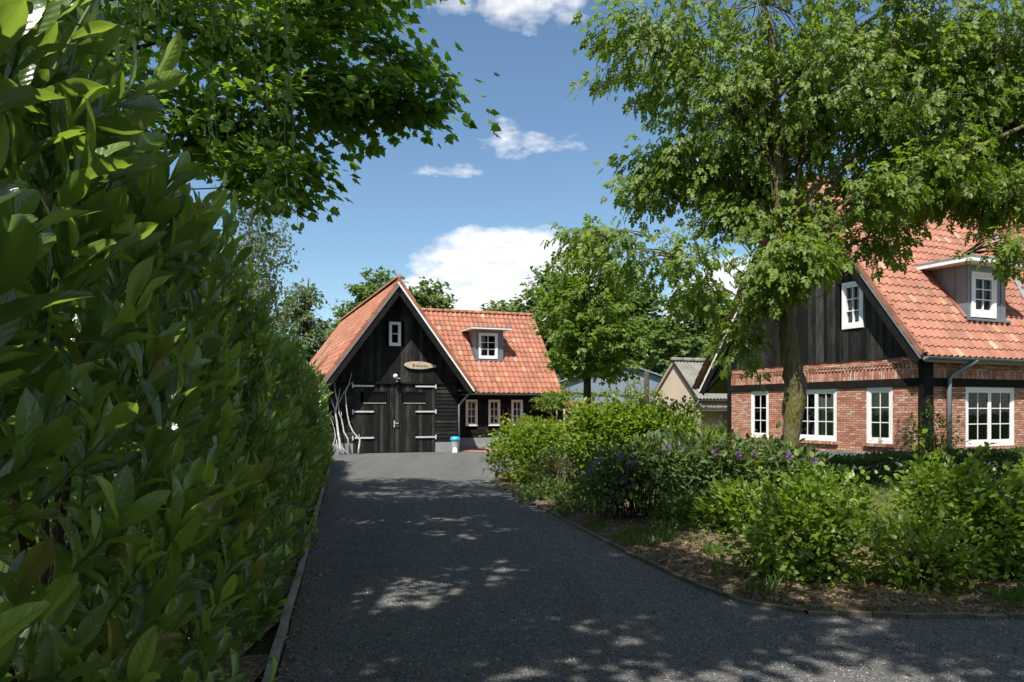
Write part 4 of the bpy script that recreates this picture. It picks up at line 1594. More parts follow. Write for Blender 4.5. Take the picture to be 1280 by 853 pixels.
# ================================================================== grey sheds far behind
def big_shed(loc, rz, w, ln, eave, ridge, label, roof='shedroof'):
    h = empty('shed', loc, rz, label, 'shed')
    m_ = MB()
    m_.prism([(-w / 2, 0, 0), (w / 2, 0, 0), (w / 2, 0, eave), (0, 0, ridge), (-w / 2, 0, eave)], (0, ln, 0))
    m_.build('wall', M['shedgrey'], h)
    r_ = MB()
    for s in (-1, 1):
        r_.prism([(s * (w / 2 + .3), -.3, eave - .1), (0, -.3, ridge + .12), (0, -.3, ridge + .22), (s * (w / 2 + .3), -.3, eave)], (0, ln + .6, 0))
    r_.build('roof', M[roof], h)
    t_ = MB()
    t_.box(-w / 2 + .1, w / 2 - .1, -.05, -.002, eave - 1.0, eave - .75)
    t_.build('band', M['darkwood'], h)
    return h


big_shed((7.6, 55, 0), R(-4), 12.5, 16, 2.9, 5.0, 'big blue-grey metal shed with shallow gable beyond the trees', 'shedgrey')
big_shed((-15.6, 52, 0), R(88), 10, 16, 4.6, 5.9, 'grey shed with pale roof just visible left of the barn')

# slatted fence, planter, pot and trellis behind the shrubs
fc = empty('slat_fence', (1.3, 36.0, 0), R(3), 'dark slatted timber fence with orange-brown top board behind the shrubs', 'fence')
mb = MB()
for k in range(9):
    z = .15 + k * .185
    mb.box(0, 2.55, -.02, .02, z, z + .13, random.random())
mb.build('slats', M['fenceboards'], fc)
mb = MB(); mb.box(-.05, 2.6, -.06, .06, 1.85, 2.10); mb.build('top_board', M['orangewood'], fc)
for x in (0, 1.27, 2.55):
    mb = MB(); mb.box(x - .06, x + .06, .025, .14, 0, 2.3); mb.build('post', M['darkwood'], fc)
cp = empty('lean_to', (2.3, 38.5, 0), R(-8), 'low dark lean-to roof on posts behind the slatted fence', 'lean-to')
mb = MB(); mb.prism([(-1.2, 0, 2.75), (2.6, 0, 2.42), (2.6, 0, 2.34), (-1.2, 0, 2.60)], (0, 2.2, 0)); mb.build('roof', M['darkwood'], cp)
for x in (-1.0, 2.4):
    for y in (.1, 2.1):
        mb = MB(); mb.box(x - .05, x + .05, y - .05, y + .05, 0, 2.4); mb.build('post', M['wood'], cp)
mb = MB(); mb.box(-1.0, 2.4, 2.12, 2.2, .2, 1.95); mb.build('back_panel', M['fenceboards'], cp)

pt = empty('planter', (2.05, 27.2, 0), R(8), 'pale weathered wooden planter box behind the bright green shrubs', 'planter')
mb = MB()
for k in range(4):
    mb.box(-.35, .75, -.25, -.22, .12 + k * .165, .12 + k * .165 + .155, random.random())
    mb.box(-.35, .75, .22, .25, .12 + k * .165, .12 + k * .165 + .155)
    mb.box(-.38, -.35, -.25, .25, .12 + k * .165, .12 + k * .165 + .155)
    mb.box(.75, .78, -.25, .25, .12 + k * .165, .12 + k * .165 + .155)
mb.build('box', M['wood'], pt, bevel=.006)
mb = MB(); mb.box(-.349, .749, -.219, .219, .5, .68); mb.build('soil', M['soil'], pt)
for x in (-.3, .7):
    mb = MB(); mb.box(x - .05, x + .05, -.2, .2, 0, .13); mb.build('foot', M['darkwood'], pt)
op = empty('clay_pot', (.97, 18.7, .12), 0, 'small orange clay pot on a stone post among the green shrubs', 'pot')
mb = MB(); mb.lathe([(.07, .60), (.075, .62), (.115, .90), (.135, .91), (.135, .97), (.115, .975), (.10, .96)], n=18); mb.build('bowl', M['orange'], op, True)
mb = MB(); mb.box(-.09, .09, -.09, .09, 0, .60); mb.build('pedestal', M['concrete'], op, bevel=.01)

tl = empty('trellis', (5.2, 37.2, 0), R(6), 'wire trellis panel with one thick weathered post before the blue-grey shed', 'trellis')
mb = MB(); mb.tube([(1.35, 0, 0), (1.36, 0, 2), (1.35, 0, 3.55)], [.14, .13, .12], 9, wob=.1); mb.build('post', M['bark'], tl, True)
mb = MB(); mb.box(.0, .05, -.03, .03, 0, 3.15); mb.build('post', M['wood'], tl)
mb = MB(); mb.box(0, 1.3, -.025, .025, 3.12, 3.18); mb.build('rail', M['wood'], tl)
mb = MB()
for k in range(11):
    mb.box(.1 + k * .11, .106 + k * .11, -.003, .003, 1.4, 3.12)
for k in range(13):
    mb.box(.05, 1.25, -.003, .003, 1.45 + k * .13, 1.456 + k * .13)
mb.build('wire_mesh', M['wood'], tl)
P = np.stack([rng.uniform(.35, 1.25, 260), rng.normal(0, .04, 260), rng.uniform(1.5, 3.15, 260)], 1)
leaves('climber', P, rand_dirs(260), rand_dirs(260), .07, T_OVATE, rng.random(260), M['bronze'], tl)


# pleached trees with level arms
def pleached(x, y, label, w):
    o = empty('pleached_tree', (x, y, 0), R(4), label, 'tree', 'pleached trees')
    mb = MB()
    mb.tube([(0, 0, 0), (.02, 0, 1.2), (0, 0, 2.6)], [.07, .06, .045], 8)
    P = []
    for z in (1.75, 2.3):
        for s in (-1, 1):
            pts = [(0, 0, z - .1), (s * w * .3, 0, z), (s * w * .7, .02, z + .03), (s * w, 0, z)]
            mb.tube(pts, [.035, .03, .022, .012], 6)
            for t in np.linspace(.15, 1, 26):
                p = polyline_at(pts, t)
                for _ in range(9):
                    P.append((p.x + rng.normal() * .05, rng.normal() * .09, p.z + abs(rng.normal()) * .13 - .03))
    for _ in range(240):
        P.append((rng.normal() * .13, rng.normal() * .13, 2.35 + rng.normal() * .35))
    mb.build('trunk', M['wood'], o, True)
    P = np.array(P)
    leaves('crown', P, rand_dirs(len(P), .4), rand_dirs(len(P), .6), .10 * rng.uniform(.7, 1.2, len(P)), T_OVATE, rng.random(len(P)), M['bright'], o)


pleached(5.35, 34.0, 'pleached tree with level arms in front of the wire trellis', 1.5)
pleached(2.35, 34.6, 'pleached tree with level arms behind the hornbeam trunk', 1.45)

# ================================================================== laurel hedge
def build_hedge():
    root = empty('laurel_hedge', (edge_x(1.0), 1.0, 0), 0, 'tall glossy cherry laurel hedge along the left edge of the drive', 'hedge')
    off = np.array([edge_x(1.0), 1.0, 0.0])
    dirn = norm(np.array([[-0.216, 1, 0]]))[0]
    outn = norm(np.array([[1, 0.216, 0]]))[0]
    stems = MB()

    def face_pt(y, z, depth):
        # bulging, uneven face of the hedge
        lump = .07 * math.sin(y * 1.9 + z * 1.3) + .06 * math.sin(y * 4.3 - z * 2.7) + .05 * math.sin(z * 5.1 + y)
        b = -.17 + lump - depth - .20 * max(0, z - 1.5) + .18 * max(0, .7 - z)
        return np.array([edge_x(y), y, z]) + outn * b
    bins = {'hi': [[], [], [], [], []], 'mid': [[], [], [], [], []], 'lo': [[], [], [], [], []]}

    def addl(y, p, d, n, s, q):
        k = 'hi' if y < 4.2 else 'mid' if y < 11 else 'lo'
        q = min(q, .9) if rng.random() > .012 else 1.0
        for arr, v in zip(bins[k], (p, d, n, s, q)):
            arr.append(v)

    def shoot(y, p0, ax, ln, nl, ls, young):
        ax = ax / np.linalg.norm(ax)
        bend = np.array([0, 0, .25])
        pts = [p0, p0 + ax * ln * .5, p0 + ax * ln + bend * ln * .25]
        if y < 9:
            stems.tube([Vector(x - off) for x in pts], [.0055, .0045, .003], 5, caps=False)
        a = norm(np.cross(ax, rng.normal(size=3))[None])[0]
        b = np.cross(ax, a)
        ph = rng.uniform(0, 6.28)
        for i in range(nl):
            t = (i + .6) / nl
            p = p0 + (pts[2] - p0) * t
            an = ph + i * 2.4
            side = a * math.cos(an) + b * math.sin(an)
            op = .80 - .55 * t                        # tips close up
            d = ax * (1 - op * .6) + side * op + np.array([0, 0, .30]) + rng.normal(size=3) * .11
            n = ax * op + np.array([0, 0, .25]) + outn * .25 - side * (1 - op) * .8 + rng.normal(size=3) * .3
            s = ls * (1.0 - .35 * abs(t - .55)) * rng.uniform(.8, 1.2)
            q = np.clip(young * (.15 + .85 * t) + rng.normal() * .13, 0, 1)
            addl(y, p - off, d, n, s, q)

    def count(y0, y1, per_m2, h):
        return int((y1 - y0) * h * per_m2)
    def HH(y):
        return 2.74 - .56 * min(1, max(0, (y - 4.6) / 3.4)) + .05 * math.sin(y * 2.7)
    # outer shoots
    for (y0, y1, dens) in ((-.2, 4.2, 40), (4.2, 11, 52), (11, 24.3, 56)):
        for _ in range(count(y0, y1, dens, 2.7)):
            y = rng.uniform(y0, y1); z = rng.uniform(.10, HH(y))
            dep = abs(rng.normal(0, .17))
            p = face_pt(y, z, dep + .12)
            ax = outn * rng.uniform(.2, .8) + np.array([0, 0, 1]) * rng.uniform(.6, 1.3) + dirn * rng.normal() * .45
            shoot(y, p, ax, rng.uniform(.18, .42), rng.integers(7, 11), rng.uniform(.16, .24) if y < 2.6 else rng.uniform(.13, .20) if y < 5 else rng.uniform(.11, .17), np.clip(rng.normal(.58, .30), .05, 1))
    # older leaves inside, also coloured darker to paint shade into the gaps
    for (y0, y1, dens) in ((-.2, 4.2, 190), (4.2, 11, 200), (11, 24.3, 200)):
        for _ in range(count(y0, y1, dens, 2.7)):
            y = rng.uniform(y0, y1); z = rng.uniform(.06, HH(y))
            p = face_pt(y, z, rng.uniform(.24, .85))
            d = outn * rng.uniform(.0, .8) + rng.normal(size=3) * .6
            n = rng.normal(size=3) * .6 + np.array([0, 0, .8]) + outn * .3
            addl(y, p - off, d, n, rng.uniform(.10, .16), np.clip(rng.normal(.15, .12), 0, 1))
    # top and far end
    for (y0, y1, dens) in ((-.2, 4.2, 80), (4.2, 11, 75), (11, 24.3, 55)):
        for _ in range(count(y0, y1, dens, 1.7)):
            y = rng.uniform(y0, y1)
            x = rng.uniform(0, 1.7)
            p = face_pt(y, HH(y), x) + np.array([0, 0, rng.uniform(-.28, -.02) + .05 * math.sin(y * 5.9)])
            ax = np.array([0, 0, 1.0]) + outn * rng.normal(.15, .4) + dirn * rng.normal() * .35
            shoot(y, p, ax, rng.uniform(.2, .5 if rng.random() < .2 else .36), rng.integers(7, 11), rng.uniform(.10, .155), np.clip(rng.normal(.75, .2), .1, 1))
    for _ in range(110):
        y = 1.2 + 21 * rng.random() ** 1.4
        p = face_pt(y, HH(y) - .1, rng.uniform(0, .7))
        shoot(y, p, np.array([0, 0, 1.0]) + outn * rng.normal(.12, .2) + dirn * rng.normal() * .2, rng.uniform(.42, .68), 11, rng.uniform(.10, .14), .85)
    for _ in range(360):
        p = face_pt(24.2, rng.uniform(.1, 2.4), rng.uniform(0, 1.7))
        shoot(24, p, dirn + np.array([0, 0, .6]) + rng.normal(size=3) * .3, .28, 8, .13, .6)
    # back of the hedge, seen only through gaps
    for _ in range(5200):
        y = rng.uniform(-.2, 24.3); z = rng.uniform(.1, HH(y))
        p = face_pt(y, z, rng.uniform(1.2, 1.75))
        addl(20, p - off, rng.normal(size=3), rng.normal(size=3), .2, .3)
    # woody stems inside
    wood = MB()
    for _ in range(150):
        y = rng.uniform(0, 24)
        b = face_pt(y, 0, rng.uniform(.5, 1.1)) - off
        t = face_pt(y + rng.normal() * .3, rng.uniform(1.5, 2.9), rng.uniform(.15, 1.0)) - off
        wood.tube(curve_pts(b, t, .0, .06, 4), [.028, .022, .018, .012, .007], 6, caps=False)
    wood.build('branch', M['twig'], root, True)
    stems.build('stem', M['greenstem'], root, True)
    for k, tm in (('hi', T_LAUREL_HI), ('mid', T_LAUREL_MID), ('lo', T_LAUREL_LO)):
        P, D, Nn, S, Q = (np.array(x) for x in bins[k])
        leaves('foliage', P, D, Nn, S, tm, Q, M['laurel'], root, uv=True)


build_hedge()

# ================================================================== trees
# big box elder before the brick house (trunk mossy, several stems)
TB = (5.05, 14.0, 0)
grow_tree('boxelder_tree', 'large leafy tree with mossy trunk in front of the brick house', 'tree', TB,
          [(.02, 0, -.05), (.0, 0, .6), (.05, 0, 1.3), (.12, 0, 2.1), (.02, .0, 2.7), (-.10, 0, 3.6), (-.14, .05, 4.6), (-.16, .1, 5.6), (-.22, .1, 7.2), (-.3, .2, 9.0)],
          [.21, .155, .150, .200, .165, .12, .110, .10, .085, .045],
          # x, y, z, rx, ry, rz, clusters, leaves the trunk at
          [(-2.5, .2, 8.5, 1.3, 1.2, .9, 48, .80), (-.9, .3, 7.5, 1.5, 1.3, 1.4, 97, .7), (.9, .2, 7.6, 1.6, 1.3, 1.4, 102, .7),
           (-1.9, .7, 6.35, 1.25, 1.0, .6, 46, .62), (-.5, .7, 6.1, 1.3, 1.0, .75, 53, .6), (-2.65, .6, 5.9, .6, .6, .42, 13, .6),
           (2.6, .2, 7.4, 1.7, 1.3, 1.4, 102, .62), (4.4, .6, 6.9, 1.6, 1.4, 1.4, 85, .6), (3.0, .3, 6.0, 1.3, .9, .6, 56, .6), (4.3, .0, 5.6, 1.1, .8, .5, 43, .6),
           (-.18, -.5, 4.35, .78, .7, .42, 51, .5), (-.45, -.4, 3.85, .5, .45, .38, 16, .45),
           (.35, .0, 5.15, .7, .6, .4, 18, .55), (-.85, .1, 5.25, .7, .6, .4, 17, .55), (1.3, -.6, 5.55, .8, .5, .45, 26, .6), (2.6, -.6, 6.0, .8, .5, .45, 26, .6), (-2.5, -1.6, 4.25, 1.0, .6, .35, 17, .52), (-3.6, -1.7, 4.45, .62, .5, .38, 13, .5), (-1.9, -1.4, 3.8, .45, .4, .4, 7, .48),
           (-.8, .2, 3.0, .30, .3, .75, 13, .42), (4.3, .5, 8.4, 1.7, 1.5, 1.2, 97, .7), (2.2, .9, 8.7, 1.6, 1.5, 1.1, 68, .8),
           (3.4, 1.2, 6.3, 1.7, .9, .7, 41, .6), (1.9, 1.3, 6.1, 1.2, .8, .6, 24, .6), (4.9, .2, 7.2, 1.2, 1.3, 1.5, 56, .65),
           (2.0, .4, 5.0, .7, .6, .35, 12, .55), (3.75, -.6, 4.55, .55, .5, .42, 14, .55),
           (0, 2.4, 7.6, 2.3, 1.3, 1.7, 56, .8), (2.8, 2.2, 7.6, 2.1, 1.4, 1.5, 53, .8), (-.4, .5, 9.6, 2.6, 2.0, 1.4, 68, .95), (3.0, .5, 9.6, 2.6, 2.0, 1.4, 63, .9)],
          T_ELDER, M['elder'], M['mossbark'], ls=.165, per=17, spread=.27, droop=1.0, up=1.0, shell=.3, limb_r=.045, twig_r=.012, tseg=16, hang=.9, wob=.10,
          extra_limbs=[([(-.05, 0, 3.5), (.35, -.1, 4.5), (.95, -.2, 5.1), (1.9, -.3, 5.75), (3.0, -.35, 6.25), (4.4, -.3, 6.9)], [.085, .078, .07, .06, .05, .03]),
                       ([(-.13, .05, 4.5), (.2, .3, 5.6), (.5, .4, 7.2), (.7, .5, 9)], [.075, .065, .05, .03])])

# maple at left, reaching over the drive
TM = (-6.3, 9.6, 0)
grow_tree('maple_tree', 'dark maple reaching over the drive from behind the hedge', 'tree', TM,
          [(0, 0, 0), (.05, 0, 2), (.1, .1, 4.5), (.1, .1, 7), (0, 0, 9.5), (0, 0, 12)], [.3, .26, .22, .18, .12, .05],
          [(2.8, .4, 5.35, 1.3, 1.1, .55, 42, .35), (4.1, .4, 5.75, 1.0, .9, .45, 36, .4), (5.0, .4, 5.65, .60, .6, .28, 20, .42), (3.4, .2, 4.65, .75, .8, .35, 26, .33),
           (3.4, .6, 6.5, 1.25, 1.1, .60, 40, .5), (2.2, .3, 6.8, 1.5, 1.3, .8, 38, .5), (4.05, .5, 7.35, .95, .9, .5, 34, .55), (4.8, .5, 6.35, .35, .4, .2, 8, .5),
           (1.0, 0, 5.6, 1.4, 1.4, .9, 50, .4), (0, -.5, 7.6, 2.4, 2.4, 1.6, 80, .6), (2.3, .5, 9.4, 2.6, 2.6, 1.2, 52, .75), (4.2, 1.2, 9.0, 1.6, 1.8, .8, 36, .7), (0, .8, 11.2, 2.8, 2.6, 1.6, 70, .9), (-1.6, .5, 9, 2, 2.2, 1.6, 40, .7), (-.5, 2.6, 9, 2.4, 2.0, 1.8, 60, .7), (2.6, 2.8, 8.6, 1.8, 1.6, 1.0, 50, .7)],
          T_STAR, M['maple'], M['bark'], ls=.135, per=28, spread=.36, droop=.6, up=1.4, shell=.15, limb_r=.05, twig_r=.010, flat=.45)

# birch whose twigs hang above the hedge
def hanging_birch():
    o = empty('birch_tree', (-4.6, 6.2, 0), 0, 'birch with long hanging twigs above the laurel hedge', 'tree')
    base = np.array([-4.6, 6.2, 0])
    w = MB()
    tr = [(0, 0, 0), (.1, -.1, 3), (.3, -.2, 6), (.6, -.4, 8.5), (.8, -.5, 10.5)]
    w.tube(tr, [.16, .14, .11, .07, .03], 10)
    P, D, Nn, S, Q = [], [], [], [], []
    for a in range(11):
        tx = rng.uniform(-2.6, -1.05); ty = rng.uniform(3.4, 6.4)
        tip = Vector((tx + 4.6, ty - 6.2, rng.uniform(5.6, 7.4)))
        st = polyline_at(tr, rng.uniform(.45, .75))
        lim = curve_pts(st, tip, .22, .02, 6)
        w.tube(lim, [.035, .03, .025, .02, .014, .01, .006], 6, caps=False)
        for _ in range(9):
            p = polyline_at(lim, rng.uniform(.5, 1))
            ln = rng.uniform(1.2, 3.3)
            pts = [p]
            dx, dy = rng.normal() * .04, rng.normal() * .04
            for i in range(1, 7):
                pts.append(p + Vector((dx * i + rng.normal() * .02, dy * i + rng.normal() * .02, -ln * i / 6)))
            w.tube(pts, [.004, .0035, .003, .0028, .0025, .002, .0015], 4, caps=False)
            k = int(ln * 30)
            for t in rng.random(k):
                q = np.array(polyline_at(pts, t))
                P.append(q + rng.normal(size=3) * .035); dd = rng.normal(size=3) * .6; dd[2] -= .8
                D.append(dd); n = rng.normal(size=3); Nn.append(n); S.append(rng.uniform(.045, .075)); Q.append(np.clip(rng.normal(.55, .22), 0, 1))
    w.build('trunk', M['birchbark'], o, True)
    leaves('crown', np.array(P), np.array(D), np.array(Nn), np.array(S), poly_leaf(.42), np.array(Q), M['birch'], o)


hanging_birch()

# trees beside and behind the camera whose crowns shade the drive
grow_tree('maple_tree', 'broad maple behind the viewer shading the drive', 'tree', (-3.4, -2.2, 0),
          [(0, 0, 0), (0, 0, 4), (.3, .6, 7), (.6, 1.4, 10)], [.28, .24, .18, .06],
          [(1.2, 3.4, 8.6, 2.4, 2.0, .8, 70, .7), (2.8, 4.6, 9.2, 1.6, 2.0, .8, 50, .7), (1.6, 6.6, 9.9, 2.5, 2.0, .9, 72, .8), (.2, 5.6, 9.5, 1.5, 1.5, .7, 40, .75), (1.3, 9.0, 9.8, 1.6, 1.6, .7, 52, .85), (2.6, 8.0, 10.1, 1.4, 1.4, .7, 36, .85), (-.4, 7.1, 9.1, 1.5, 1.9, .6, 54, .75)],
          T_STAR, M['maple'], M['bark'], ls=.2, per=36, spread=.38, droop=.6, up=1.5, shell=.1, limb_r=.08)
grow_tree('boxelder_tree', 'leafy tree behind the viewer shading the near drive', 'tree', (4.2, -4.0, 0),
          [(0, 0, 0), (0, 0, 4), (.2, .5, 7), (.3, 1, 10)], [.26, .22, .16, .05],
          [(-.8, 3.6, 8.8, 2.1, 2.0, 1.0, 50, .7), (1.2, 4.8, 9.6, 2.0, 1.9, 1.0, 42, .75), (-2.6, 2.0, 8.0, 1.8, 1.6, 1.0, 40, .6), (-1.0, 5.4, 10.4, 1.8, 1.6, .9, 44, .85), (-2.2, 4.9, 9.3, 1.8, 1.6, .8, 84, .8), (.4, 4.4, 9.9, 1.7, 1.5, .8, 70, .8), (3.0, 2.4, 9, 2, 2, 1.2, 36, .7)],
          T_ELDER, M['elder'], M['bark'], ls=.2, per=18, spread=.36, droop=.8, shell=.1, limb_r=.08)

# hornbeam between the buildings
grow_tree('hornbeam_tree', 'round-crowned hornbeam standing alone between barn wing and beige house', 'tree', (2.6, 26.5, 0),
          [(0, 0, 0), (0, 0, 1.6), (.0, .05, 2.6), (.05, 0, 4.2), (.02, 0, 6), (0, 0, 7.9)], [.16, .145, .13, .10, .07, .025],
          [(-.45, -.2, 3.45, .85, 1.0, .5, 30, .42), (.75, -.2, 3.3, 1.0, 1.0, .55, 40, .42), (.15, -.4, 4.25, 1.5, 1.5, .9, 90, .5), (-.1, -.2, 5.3, 1.6, 1.4, .9, 80, .62), (.1, -.1, 6.3, 1.25, 1.1, .85, 58, .72), (0, 0, 7.3, .75, .7, .75, 30, .88), (0, .8, 4.8, 1.6, 1.0, 1.3, 45, .5), (1.25, -.1, 4.4, .7, .8, .6, 24, .5)],
          T_CLUMP3, M['hornbeam'], M['bark'], ls=.19, per=22, spread=.26, droop=.5, up=1.1, shell=.45, limb_r=.05, twig_r=.012)

# young ball tree with stake by the fence
yt = grow_tree('young_tree', 'young round-headed tree tied to a stake before the slatted fence', 'tree', (1.55, 30.5, 0),
               [(0, 0, 0), (0, 0, .9), (.02, 0, 1.7), (0, 0, 2.1)], [.085, .075, .06, .03],
               [(0, 0, 1.95, .6, .6, .42, 40, .7), (-.3, 0, 2.15, .4, .4, .25, 14, .8), (.35, 0, 2.1, .42, .4, .25, 14, .8)],
               T_OVATE, M['hornbeam'], M['bark'], ls=.09, per=20, spread=.10, droop=.5, shell=.4, limb_r=.02, twig_r=.006)
mb = MB(); mb.tube([(.24, -.1, 0), (.22, -.1, 1.75)], .035, 8); mb.build('stake', M['wood'], yt)

# far trees: a few kinds, each individual placed by itself
fa = grow_tree('oak_tree', 'dense round tree behind the orange ridge of the barn, peeping left of the gable', 'tree', (-10.2, 58, 0),
               [(0, 0, 0), (0, 0, 4), (.2, 0, 8), (0, 0, 11)], [.4, .34, .24, .06],
               [(0, 0, 8.3, 3.0, 2.8, 2.2, 85, .6), (-1.8, -.4, 6.8, 2.2, 2.2, 1.8, 55, .5), (2.0, -.4, 6.6, 2.2, 2.2, 1.8, 55, .5), (.3, -.3, 10.4, 1.9, 1.8, 1.4, 42, .8), (0, -1.0, 4.6, 2.6, 2.0, 1.6, 55, .4), (2.4, -.3, 4.2, 1.8, 1.8, 1.5, 35, .35), (-2.4, -.3, 4.2, 1.8, 1.8, 1.5, 35, .35)],
               T_CLUMP3, M['farleaf'], M['bark'], ls=.42, per=26, spread=.52, droop=.5, up=1.1, shell=.5, limb_r=.09, twig_r=.02, group='trees beyond the buildings')
FARS = [((-7.0, 61, 0), 1.0, (1.0, 1.0, .98), 'dense tree tops just right of the barn gable behind the wing ridge'),
        ((-.7, 72, 0), 2.2, (1.2, 1.2, .99), 'dense tree showing low over the wing roof left of the hornbeam'),
        ((3.6, 60, 0), 3.0, (1.05, 1.05, 1.08), 'dense tree close behind the left side of the hornbeam'),
        ((10.2, 70, 0), .7, (1.45, 1.45, 1.12), 'tallest dense tree rising behind the blue-grey shed'),
        ((16.2, 66, 0), 4.1, (1.35, 1.35, 1.06), 'dense tree behind the corrugated roof of the beige house'),
        ((20.8, 62, 0), 5.0, (1.2, 1.2, .92), 'dense tree half hidden by the left verge of the brick house'),
        ((7.0, 84, 0), 1.8, (1.6, 1.6, 1.05), 'furthest dense tree seen right beside the hornbeam crown'),
        ((-2.8, 84, 0), 1.3, (1.3, 1.3, 1.0), 'furthest dense tree seen low above the wing ridge')]
for loc, rz, sc, lab in FARS:
    copy_tree(fa, loc, rz, sc, lab, 'trees beyond the buildings')
ta = grow_tree('alder_tree', 'loose pointed tree standing left of the barn roof', 'tree', (-12.2, 45, 0),
               [(0, 0, 0), (0, 0, 4), (.1, 0, 7), (.3, 0, 9.4)], [.25, .2, .13, .03],
               [(.1, 0, 8.3, .95, .95, 1.0, 26, .85), (-.2, 0, 6.9, 1.5, 1.4, 1.0, 42, .7), (.5, 0, 5.8, 1.8, 1.6, .9, 44, .6), (-.8, 0, 5.0, 1.5, 1.5, .9, 32, .5), (1.0, 0, 4.4, 1.6, 1.5, .7, 30, .45), (0, 0, 3.6, 1.8, 1.6, .7, 30, .4)],
               T_CLUMP3, M['farpale'], M['bark'], ls=.26, per=22, spread=.36, droop=.3, up=.9, shell=.35, limb_r=.06, twig_r=.018, group='pale trees left of the barn')
for loc, rz, sc, lab in [((-14, -24, 0), .4, (1.6, 1.6, 1.3), 'dense tree behind the viewer, left of the drive'), ((-3, -30, 0), 2.4, (1.8, 1.8, 1.45), 'dense tree behind the viewer, in line with the drive'),
                         ((9, -26, 0), 3.6, (1.7, 1.7, 1.35), 'dense tree behind the viewer, right of the drive'), ((21, -18, 0), 5.2, (1.7, 1.7, 1.4), 'dense tree far right behind the viewer')]:
    copy_tree(fa, loc, rz, sc, lab, 'trees behind the viewer')
copy_tree(ta, (-16.2, 46, 0), 2.0, (1.1, 1.1, .82), 'loose pale tree behind the hedge top, lower than its pointed neighbour', 'pale trees left of the barn')
grow_tree('birch_tree', 'feathery pale birch showing above the far hedge left of the barn', 'tree', (-10.6, 31, 0),
          [(0, 0, 0), (.1, 0, 4), (.0, 0, 8), (.2, 0, 12.4)], [.2, .16, .1, .02],
          [(.0, 0, 10.6, 1.1, 1.0, 1.4, 30, .8), (.3, 0, 8.6, 1.4, 1.2, 1.4, 40, .7), (-.7, 0, 7.2, 1.3, 1.2, 1.3, 34, .6), (.6, 0, 6.5, 1.2, 1.2, 1.2, 30, .55), (0, 0, 5.0, 1.2, 1.1, 1.0, 24, .5)],
          T_CLUMP3, M['farpale'], M['birchbark'], ls=.15, per=34, spread=.42, droop=1.0, up=.5, shell=.3, limb_r=.04, twig_r=.01, hang=1.8)

# ================================================================== shrubs and plants in the bed
shrub('privet_shrub', 'bushy rounded shrub at the bend of the drive, bright at its top', 'shrub', (.35, 17.6, 0),
      [(0, 0, .55, .82, .75, .68), (-.25, -.05, .85, .55, .55, .52), (.35, .1, .95, .5, .5, .45)], 5200, T_OVATE, M['bright'], .085, 'shrubs of the garden bed', clump=.10)
s = shrub('potentilla_shrub', 'shrub with a few red flowers standing right behind the bend', 'shrub', (.75, 20.4, 0),
          [(0, 0, .75, .75, .7, .62), (-.3, 0, .9, .5, .5, .45)], 3200, T_OVATE, M['bright'], .09, 'shrubs of the garden bed', clump=.1)
for k in range(7):
    a = rng.uniform(0, 6.28)
    n = 14
    P = np.array([math.cos(a) * .42 - .1, math.sin(a) * .4 - .2, 1.36]) + rng.normal(size=(n, 3)) * .035
    leaves('flower', P, rand_dirs(n), rand_dirs(n, 1), .05, T_ROUND, rng.random(n), M['petalred'], s)
shrub('cotoneaster_shrub', 'low dark small-leaved shrub right of the rounded bend shrub', 'shrub', (1.1, 16.4, 0),
      [(0, 0, .42, .62, .55, .5), (.45, .2, .5, .5, .5, .42)], 3600, T_OVATE, M['box'], .055, 'shrubs of the garden bed', clump=.09)
shrub('bronze_shrub', 'little bronze-leaved bush on thin stems before the dark low shrub', 'shrub', (.80, 14.9, 0),
      [(0, 0, .52, .36, .32, .22)], 900, T_NARROW, M['bronze'], .06, 'shrubs of the garden bed', clump=.09, bottom=.3)
shrub('laurel_shrub', 'big bright green shrub directly under the hornbeam, left one of the pair', 'shrub', (2.05, 16.4, 0),
      [(0, 0, .85, .78, .7, .82), (-.4, -.1, 1.2, .5, .5, .5), (.35, 0, 1.35, .5, .5, .42)], 5600, T_OVATE, M['bright'], .10, 'shrubs of the garden bed', clump=.11, sprigs=5)
shrub('laurel_shrub', 'big bright green shrub in front of the beige house, right one of the pair', 'shrub', (3.05, 16.3, 0),
      [(0, 0, .9, .72, .7, .85), (.35, 0, 1.3, .5, .5, .5), (-.35, -.1, 1.3, .5, .5, .45)], 5600, T_OVATE, M['bright'], .09, 'shrubs of the garden bed', clump=.11, sprigs=4)


def rhodo(loc, blobs, n, label, fl):
    o = shrub('rhododendron', label, 'shrub', loc, blobs, n, T_NARROW, M['rhodo'], .135, 'rhododendrons of the garden bed', clump=.12, per=11, stems=30, bottom=.16)
    for (x, y, z) in fl:
        n_ = 26
        d = rand_dirs(n_, .6)
        P = np.array([x, y, z]) + d * .028
        leaves('flower', P, d, rng.normal(size=(n_, 3)), .045, T_ROUND, rng.random(n_), M['petal'], o)
    return o


